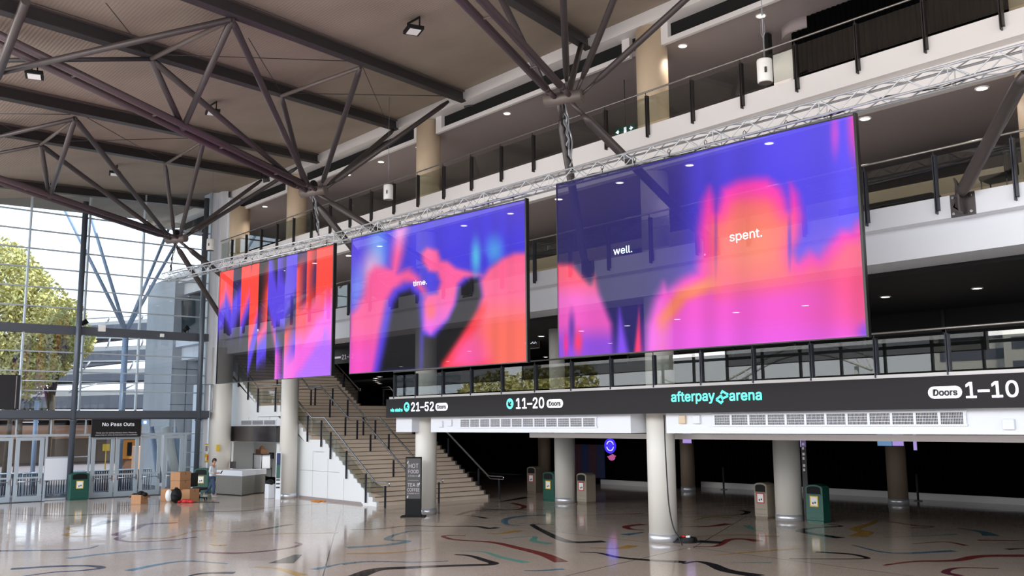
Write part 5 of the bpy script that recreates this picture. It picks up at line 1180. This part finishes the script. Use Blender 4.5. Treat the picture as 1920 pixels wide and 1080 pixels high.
for dx, dy, dz, r in ((-.25, -.1, .3, .16), (-.1, .1, .4, .15), (.1, .0, .42, .13), (.25, .12, .38, .12), (-.33, .05, .12, .14)): b.ball((p.x+dx, p.y+dy, max(dz, r*.9)), r, 12, 8, (1.2, 1, .7))
solo('dark_cloth', b, 'black_plastic', 'dark cloth heaped over the lone open cardboard box', 'cloth')
p = PZ(374, 937); t = thing('office_chair', 'black office chair turned away beside the stack of cardboard boxes', 'chair', tuple(p))
b = MB(); b.cbox((p.x, p.y, .47), (.5, .5, .1), .6); obj('seat', b, 'black_plastic', t, bevel=.03)
b = MB(); b.cbox((p.x-.25, p.y-.17, .86), (.08, .5, .6), .6); obj('backrest', b, 'black_plastic', t, bevel=.03)
b = MB(); b.tube((p.x, p.y, .08), (p.x, p.y, .44), .03); obj('gas_column', b, 'chrome', t)
for k in range(5):
    a = k*2*PI/5+.3; e = (p.x+.32*math.cos(a), p.y+.32*math.sin(a), .07); b = MB(); b.beam((p.x, p.y, .1), e, .05, .03); f = obj('base_arm', b, 'black_plastic', t); b = MB(); b.tube((e[0]-.02, e[1], .035), (e[0]+.02, e[1], .035), .035, n=12); obj('castor', b, 'black_plastic', f)
p = PZ(400, 942); b = MB(); b.path(cr([(p.x-1.2, p.y-1.0, .012), (p.x-.5, p.y-.4, .012), (p.x, p.y, .012), (p.x+.35, p.y+.1, .012)], 6), .012, 6); solo('floor_cable', b, 'cable_black', 'dark cable end on the floor in front of the walking person', 'cable')
# bin with bag by the counter, brochure rack
p = PZ(505, 934); b = MB(); t = thing('pedal_bin', 'white bin topped by a black bag left of the leftmost column', 'bin', tuple(p)); b.prism([(p.x-.17, p.y-.15, 0), (p.x+.17, p.y-.15, 0), (p.x+.17, p.y+.17, 0), (p.x-.17, p.y+.17, 0)], (0, 0, .62)); obj('body', b, 'cool_white', t, bevel=.02)
b = MB()
for dx, r in ((-.12, .13), (.06, .15), (.16, .1)): b.ball((p.x+dx, p.y, .68), r, 12, 8, (1.1, 1, .9))
obj('liner', b, 'black_plastic', t, 'black bin liner bunched on top')
p = PZ(517, 936); t = thing('brochure_rack', 'slim white brochure rack with green cards against the leftmost column', 'rack', tuple(p)); b = MB(); b.cbox((p.x, p.y+.1, 1.0), (.24, .06, 2.0), .7); obj('board', b, 'cool_white', t)
for z, h, m in ((1.72, .5, 'navy'), (1.2, .62, 'bin_green'), (.82, .06, 'speaker_grey'), (.66, .06, 'speaker_grey'), (.5, .06, 'speaker_grey')): b = MB(); b.cbox((p.x+.02, p.y+.08, z), (.16, .07, h), .7); obj('pocket', b, m, t)
# debris
p = PZ(597, 940); b = MB(); rnd = random.Random(4)
for k in range(16): q = Vector((p.x+rnd.uniform(-.35, .35), p.y+rnd.uniform(-.18, .18), .02)); b.ball(q, .06, 8, 5, (1.6, 1.2, .5))
solo('rag', b, 'orange', 'small orange brown rag on the floor before the white wall', 'rag')
b = MB(); q = PZ(608, 938); b.path([(q.x, q.y, .02), (q.x, q.y, .25), (q.x+.03, q.y, .36), (q.x+.07, q.y, .33)], .008, 6); solo('wire', b, 'cable_black', 'thin bent wire standing by the orange rag', 'wire')
# cable on the column and its heap
cx_, cy_ = -17.1, 20.3
t = thing('black_cable', 'black cable hanging down the nearest white column', 'cable', (cx_, cy_-.5, 0)); P_ = []
for x, y in ((1245, 778), (1246, 800), (1247, 830), (1249, 870), (1251, 905), (1254, 945), (1259, 975), (1265, 995), (1272, 1006)):
    P_.append(PY(x, y, cy_-.46))
P_.append(Vector((P_[-1].x+.15, cy_-.5, .03))); b = MB(); b.path(cr(P_, 4), .017, 8); obj('run', b, 'cable_black', t)
p = PZ(1284, 1016); b = MB()
for k in range(5): b.path([(p.x+(.34-.03*k)*math.cos(a)+.03*k, p.y+(.3-.03*k)*math.sin(a), .03+.022*k) for a in [i*2*PI/24 for i in range(25)]], .02, 6)
b.lathe((p.x, p.y, 0), [(.38, 0), (.36, .03), (.1, .04)], 24); solo('cable_coil', b, 'cable_black', 'coil of black cable on the floor at the foot of the nearest column', 'cable')
b = MB(); b.cbox((p.x+.55, p.y+.35, .012), (.6, .4, .02), .4); solo('rubber_mat', b, 'black_plastic', 'flat black mat on the floor right of the cable coil', 'mat')
for dx, m, w in ((-.1, 'red', 'red'), (.05, 'paper', 'white')): b = MB(); b.tube((p.x+dx, p.y, .13), (p.x+dx+.1, p.y+.04, .15), .035, n=10); solo('cable_plug', b, m, w+' cable plug on top of the black cable coil', 'plug')
# ================= GROUND FLOOR REAR =================
b = MB(); x = -29.6
while x < XR:
    b.path([(x, 38.6, 0.2), (x, 38.6, 2.86)], .13, 6); x += .24
cur = solo('black_curtain', b, 'curtain_black', 'long black pleated curtain closing the rear of the ground floor', 'curtain')
b = MB(); b.box((-29.8, 38.35, 0), (XR, 38.45, .26)); struct('baseboard_back', b, 'white_paint')
b = MB(); b.box((-35, 36.6, 0), (-30.6, 36.7, .24)); struct('baseboard_back', b, 'white_paint')
b = MB(); b.box((-35.5, 36.72, 0), (-29.7, 36.9, 2.88)); struct('wall_back', b, 'curtain_black')
mat('dim_plum', rgb(40, 24, 34), .6, emit=rgb(70, 40, 50), es=.12); mat('dim_blue', rgb(24, 28, 48), .6, emit=rgb(36, 46, 86), es=.12)
a, c = PY(1075, 833, 36), PY(1134, 897, 36); t = thing('display_wall', 'dim plum and blue backlit panels beyond the left cream column', 'display', ((a.x+c.x)/2, 36, c.z))
n = 4
for k in range(n): b = MB(); w = (c.x-a.x)/n; b.box((a.x+w*k, 36, c.z), (a.x+w*(k+1)-.01, 36.06, a.z)); obj('panel', b, 'dim_plum' if k % 2 == 0 else 'dim_blue', t)
mat('neon_blue', rgb(30, 20, 120), .5, emit=rgb(60, 40, 230), es=1.1); mat('neon_pink', rgb(90, 30, 80), .5, emit=rgb(190, 90, 150), es=.8)
c = PY(1144, 836, 30); t = thing('neon_sign', 'small round blue glowing sign over a pink glowing emblem in the dark lobby', 'sign', tuple(c)); b = MB()
b.path([(c.x+.28*math.cos(a), 30, c.z+.28*math.sin(a)) for a in [i*2*PI/24 for i in range(25)]], .05, 8); b.box((c.x-.3, 29.97, c.z-.04), (c.x+.3, 30.03, c.z+.06)); obj('ring', b, 'neon_blue', t)
b = MB(); b.ball((c.x, 30.05, c.z), .2, sc=(1, .1, 1)); obj('disc', b, 'neon_blue', t); b = MB(); b.path([(c.x+.2*math.cos(a), 30, c.z+.2*math.sin(a)) for a in [i*2*PI/24 for i in range(25)]], .018, 6); obj('inner_ring', b, 'white_lit', t)
b = MB(); b.ball((c.x+.08, 30, c.z-.5), .2, sc=(1, .1, .6)); b.path([(c.x-.15, 30, c.z-.45), (c.x+.05, 30, c.z-.6), (c.x+.3, 30, c.z-.42), (c.x+.1, 30, c.z-.36)], .03, 6); obj('emblem', b, 'neon_pink', t)
for x0, x1, y0, y1, m, w in ((1500, 1511, 825, 838, 'lilac_lit', 'small lilac lit panel right of the right cream column'), (1712, 1719, 826, 844, 'lilac_lit', 'narrow lilac lit panel near the right edge'), (1645, 1672, 827, 836, 'skyblue_lit', 'blue half of the hanging display over the far brown column'), (1673, 1694, 827, 836, 'lilac_lit', 'lilac half of the hanging display over the far brown column'), (1280, 1296, 824, 831, 'lilac_lit', 'small lilac lit display just right of the cabled column')):
    a, c = PY(x0, y0, 30), PY(x1, y1, 30); t = thing('hanging_display', w, 'display', ((a.x+c.x)/2, 30, c.z)); b = MB(); b.box((a.x, 30, c.z), (c.x, 30.04, 2.87)); obj('panel', b, m, t); b = MB(); b.box((a.x-.02, 30.02, c.z-.02), (c.x+.02, 30.08, 2.88)); obj('case', b, 'frame_black', t)
for x, y0, y1, Yp, w in ((1357, 876, 914, 37.5, 'left of the right cream column'), (1721, 898, 930, 37.5, 'right of the far brown column')):
    p = PY(x, y1, Yp); t = thing('stanchion', 'thin grey post in front of the black curtain '+w, 'post', (p.x, Yp, 0)); b = MB(); b.tube((p.x, Yp, 0), (p.x, Yp, 1.05), .045); obj('pole', b, 'speaker_grey', t); b = MB(); b.lathe((p.x, Yp, 0), [(.17, 0), (.16, .02), (.05, .03)], 20); obj('foot', b, 'stainless', t)
p = PY(1508, 890, 30); t = thing('strip_sign', 'dark vertical sign with white marks behind the right green bin', 'sign', (p.x, 30, 0)); b = MB(); b.box((p.x-.08, 30, 0), (p.x+.12, 30.05, 2.87)); obj('board', b, 'frame_black', t)
for k, z in enumerate((1.45, 1.6, 1.85, 2.0, 2.2, 2.35)): b = MB(); b.box((p.x-.03, 29.99, z), (p.x+.04+.02*(k % 2), 30, z+.09)); obj('mark', b, 'grey_lit', t)
# ================= BALCONY ITEMS =================
a = PY(1490, 60, 21.9); b = MB(); x = a.x
while x < -6.0: b.path([(x, 21.9, ZL[3]+.02), (x, 21.9, 14.02)], [.09, .09], 6); x += .15
solo('stage_curtain', b, 'curtain_black', 'tall black pleated curtain on the top balcony at the right', 'curtain')
b = MB(); b.box((a.x-.75, 21.95, ZL[3]), (a.x-.05, 22.05, 13.3)); struct('door_8', b, 'white_paint')
b = MB(); b.box((a.x-.95, 21.9, ZL[3]), (a.x-.85, 22.1, 14.0)); struct('trim_12', b, 'slot_black')
b = MB(); b.lathe((a.x+.1, 22.5, 13.7), [(.75, 0), (.75, .34)], 40); struct('trim_13', b, 'ceiling_grey')
b = MB(); b.box((-5.95, 21.2, ZL[3]), (XR, 21.4, 14)); struct('wall_top', b, 'beige_wall')
c = PY(1171, 244, 21.6); t = thing('exit_sign', 'green lit exit sign with arrows on the top balcony', 'sign', tuple(c)); b = MB(); b.box((c.x-.42, 21.6, c.z-.14), (c.x+.42, 21.68, c.z+.14)); obj('panel', b, 'green_sign', t)
for x, d in ((-.28, -1), (.28, 1)): b = MB(); b.prism([(c.x+x+d*.09, 21.59, c.z), (c.x+x-d*.02, 21.59, c.z+.07), (c.x+x-d*.02, 21.59, c.z-.07)], (0, .01, 0)); b.box((c.x+x-.08, 21.59, c.z-.018), (c.x+x+.05, 21.6, c.z+.018)); obj('arrow', b, 'white_lit', t)
b = MB(); b.box((c.x-.02, 21.59, c.z-.09), (c.x+.08, 21.6, c.z+.09)); obj('pictogram', b, 'white_lit', t); b = MB(); b.tube((c.x, 21.64, c.z+.14), (c.x, 21.64, 14.05), .015); obj('rod', b, 'speaker_grey', t)
# chairs on the middle balcony at the right
def seatset(x, y, lab):
    t = thing('lounge_chair', lab, 'chair', (x, y, ZL[2])); z = ZL[2]
    b = MB(); b.box((x-.3, y-.28, z+.42), (x+.3, y+.28, z+.52)); obj('seat', b, 'black_plastic', t, bevel=.03)
    b = MB(); b.box((x+.22, y-.28, z+.5), (x+.34, y+.28, z+.95)); obj('backrest', b, 'black_plastic', t, bevel=.04)
    for i in (-.26, .26):
        for j in (-.24, .24): b = MB(); b.tube((x+i, y+j, z), (x+i, y+j, z+.43), .014); obj('leg', b, 'chrome', t)
seatset(-7.9, 20.7, 'black lounge chair with thin metal legs behind the strut on the middle balcony'); seatset(-5.6, 20.8, 'black lounge chair cut by the right edge on the middle balcony')
t = thing('bar_table', 'black topped bar table with a metal pedestal on the middle balcony at the right', 'table', (-7.0, 21.6, ZL[2])); b = MB(); b.lathe((-7, 21.6, ZL[2]+1.02), [(.42, 0), (.42, .05)], 28); obj('tabletop', b, 'black_plastic', t); b = MB(); b.tube((-7, 21.6, ZL[2]), (-7, 21.6, ZL[2]+1.02), .045); obj('pedestal', b, 'chrome', t); b = MB(); b.lathe((-7, 21.6, ZL[2]), [(.3, 0), (.3, .02)], 28); obj('foot', b, 'chrome', t)
for x0, w in ((-9.9, 'by the strut foot at the right'), (-11.0, 'at the right edge of the right screen'), (-18.0, 'behind the word well')):
    b = MB(); b.box((x0-.6, 20.6, ZL[2]+.02), (x0+.6, 21.1, ZL[2]+.42)); solo('low_bench', b, 'black_plastic', 'low black bench on the middle balcony '+w, 'bench', bevel=.02)
# signs on the lowest level
a, c = PY(616, 661, 21.9), PY(664, 679, 21.9); t = thing('door_number_sign', 'black hanging sign with number 21 between left and middle screens', 'sign', ((a.x+c.x)/2, 21.9, c.z)); b = MB(); b.box((a.x, 21.9, c.z), (c.x+1.2, 22.0, 6.62)); obj('board', b, 'frame_black', t)
q0, q1 = PY(641, 674, 21.89), PY(655, 673, 21.89); h = PY(641, 665.5, 21.89).z-q0.z; text('lettering', '21–52', 'grey_lit', t, q0, (1, 0, 0), (0, 0, 1), h, .003, width=(q1.x-q0.x)*1.55)
b = MB(); q0, q1 = PY(626, 673, 21.89), PY(639, 668, 21.89); b.box((q0.x, 21.88, q0.z), (q1.x, 21.9, q1.z)); obj('name_pill', b, 'grey_lit', t)
a, c = PY(960, 630, 26.5), PY(1012, 652, 26.5); t = thing('shop_sign', 'black sign with a thin pale border reading CO. between middle and right screens', 'sign', ((a.x+c.x)/2, 26.5, c.z)); b = MB(); b.box((a.x, 26.5, c.z), (c.x, 26.6, a.z)); obj('board', b, 'frame_black', t)
b = MB(); b.path([(a.x, 26.49, c.z), (c.x, 26.49, c.z), (c.x, 26.49, a.z), (a.x, 26.49, a.z)], .018, 4); obj('border', b, 'peach', t)
q0, q1 = PY(992, 645, 26.49), PY(1006, 644, 26.49); text('lettering', 'G CO.', 'white_lit', t, (q0.x-(q1.x-q0.x)*.55, 26.49, q0.z), (1, 0, 0), (0, 0, 1), PY(992, 638, 26.49).z-q0.z, .003, width=(q1.x-q0.x)*1.55)
# shop front and pillars on the lowest balcony
fr = MB(); g = MB(); g.box((-26, 29, ZL[1]), (XR, 29.05, 6.58)); sh = struct('window_3', g, 'ceiling_black')
for x in np.arange(-26, XR, 2.6): fr.box((x-.05, 28.95, ZL[1]), (x+.05, 29, 6.58))
fr.box((-26, 28.95, 5.9), (XR, 29, 6.0)); obj('window_frame', fr, 'frame_black', sh)
c = PY(1040, 650, 23.5); column(c.x, 23.6, ZL[1], 6.58, .28, 'column_white', 'slim pale column on the lowest balcony in the gap between middle and right screens', False)
b = MB(); b.box((-23, 24.0, ZL[1]), (-13, 24.8, ZL[1]+1.0)); solo('bar_counter', b, 'ceiling_black', 'long dark bar counter on the lowest balcony behind its glass', 'counter')
# ================= OUTSIDE THE DOORS =================
def barrier(loc, rz, lab):
    t = thing('crowd_barrier', lab, 'barrier', (0, 0, 0), group='crowd barriers lined up outside the doors')
    b = MB(); b.path([(-.5, 0, .1), (-.5, 0, 1.02), (-.46, 0, 1.06), (.46, 0, 1.06), (.5, 0, 1.02), (.5, 0, .1), (-.5, 0, .1)], .022, 8); obj('frame', b, 'frame_alu', t)
    for k in range(1, 9): b = MB(); b.tube((-.5+k/9, 0, .1), (-.5+k/9, 0, 1.05), .02, n=6); obj('bar', b, 'steel_blue', t)
    for x in (-.4, .4): b = MB(); b.beam((x, -.25, .02), (x, .25, .02), .06, .03); b.tube((x, 0, .02), (x, 0, .12), .02); obj('foot', b, 'steel_blue', t)
    b = MB(); b.box((-.48, -.2, 1.08), (.48, .16, 1.1)); obj('top_sheet', b, 'paper', t, 'white sheet on top')
    t.location = loc; t.rotation_euler.z = rz; return t
b0 = barrier((-47.6, 8.3, 0), PI/2+.12, 'grey barred crowd barrier with white top sheet outside the glass doors')
for k in range(1, 10): dup(b0, (-47.6+.04*k-(k % 2)*.25, 8.3+k*.98, 0), PI/2+.12)
for k in range(7): dup(b0, (-48.3+.04*k, 8.9+k*1.3, 0), PI/2+.1)
p = PX(239, 858, -66); t = thing('phone_kiosk', 'orange framed kiosk across the forecourt seen through the door glass', 'kiosk', (p.x, p.y, 0)); b = MB(); b.box((p.x-.4, p.y-.5, 0), (p.x+.4, p.y+.5, 2.3)); obj('body', b, 'brick_brown', t)
b = MB(); b.box((p.x+.4, p.y-.5, 1.0), (p.x+.45, p.y+.3, 2.25)); f = obj('panel', b, 'orange', t); b = MB(); b.box((p.x+.45, p.y-.2, 1.2), (p.x+.47, p.y+.1, 2.1)); obj('print', b, 'black_plastic', f)
p = PX(199, 840, -66); b = MB(); b.tube((p.x, p.y, 0), (p.x, p.y, 1.6), .04); b.box((p.x-.02, p.y-.22, 1.55), (p.x+.05, p.y+.22, 2.0)); solo('yellow_sign', b, 'yellow', 'small yellow sign on a post across the forecourt', 'sign')
p = PX(275, 855, -60); b = MB(); b.box((p.x-.5, p.y-.75, 0), (p.x+.5, p.y+.45, 1.95)); solo('planter_block', b, 'peach', 'peach coloured block beyond the third pair of door leaves', 'block', bevel=.03)
p = PX(62, 870, -56); t = thing('sign_post', 'slim lilac grey post standing on the forecourt behind the second door', 'post', (p.x, p.y, 0)); b = MB(); b.tube((p.x, p.y, 0), (p.x, p.y, 4.6), .12); obj('pole', b, 'outside_steel', t)
# opposite glazed side behind the viewpoint, mirrored in the balustrade glass
fr = MB()
for x in np.arange(-44, 12, 2.8): fr.box((x-.06, -13.9, 0), (x+.06, -13.7, 9.2))
for z in (3.2, 5.3, 7.4, 9.2): fr.box((XW, -13.88, z-.09), (12, -13.72, z+.09))
w4 = struct('window_4', fr, 'frame_black')
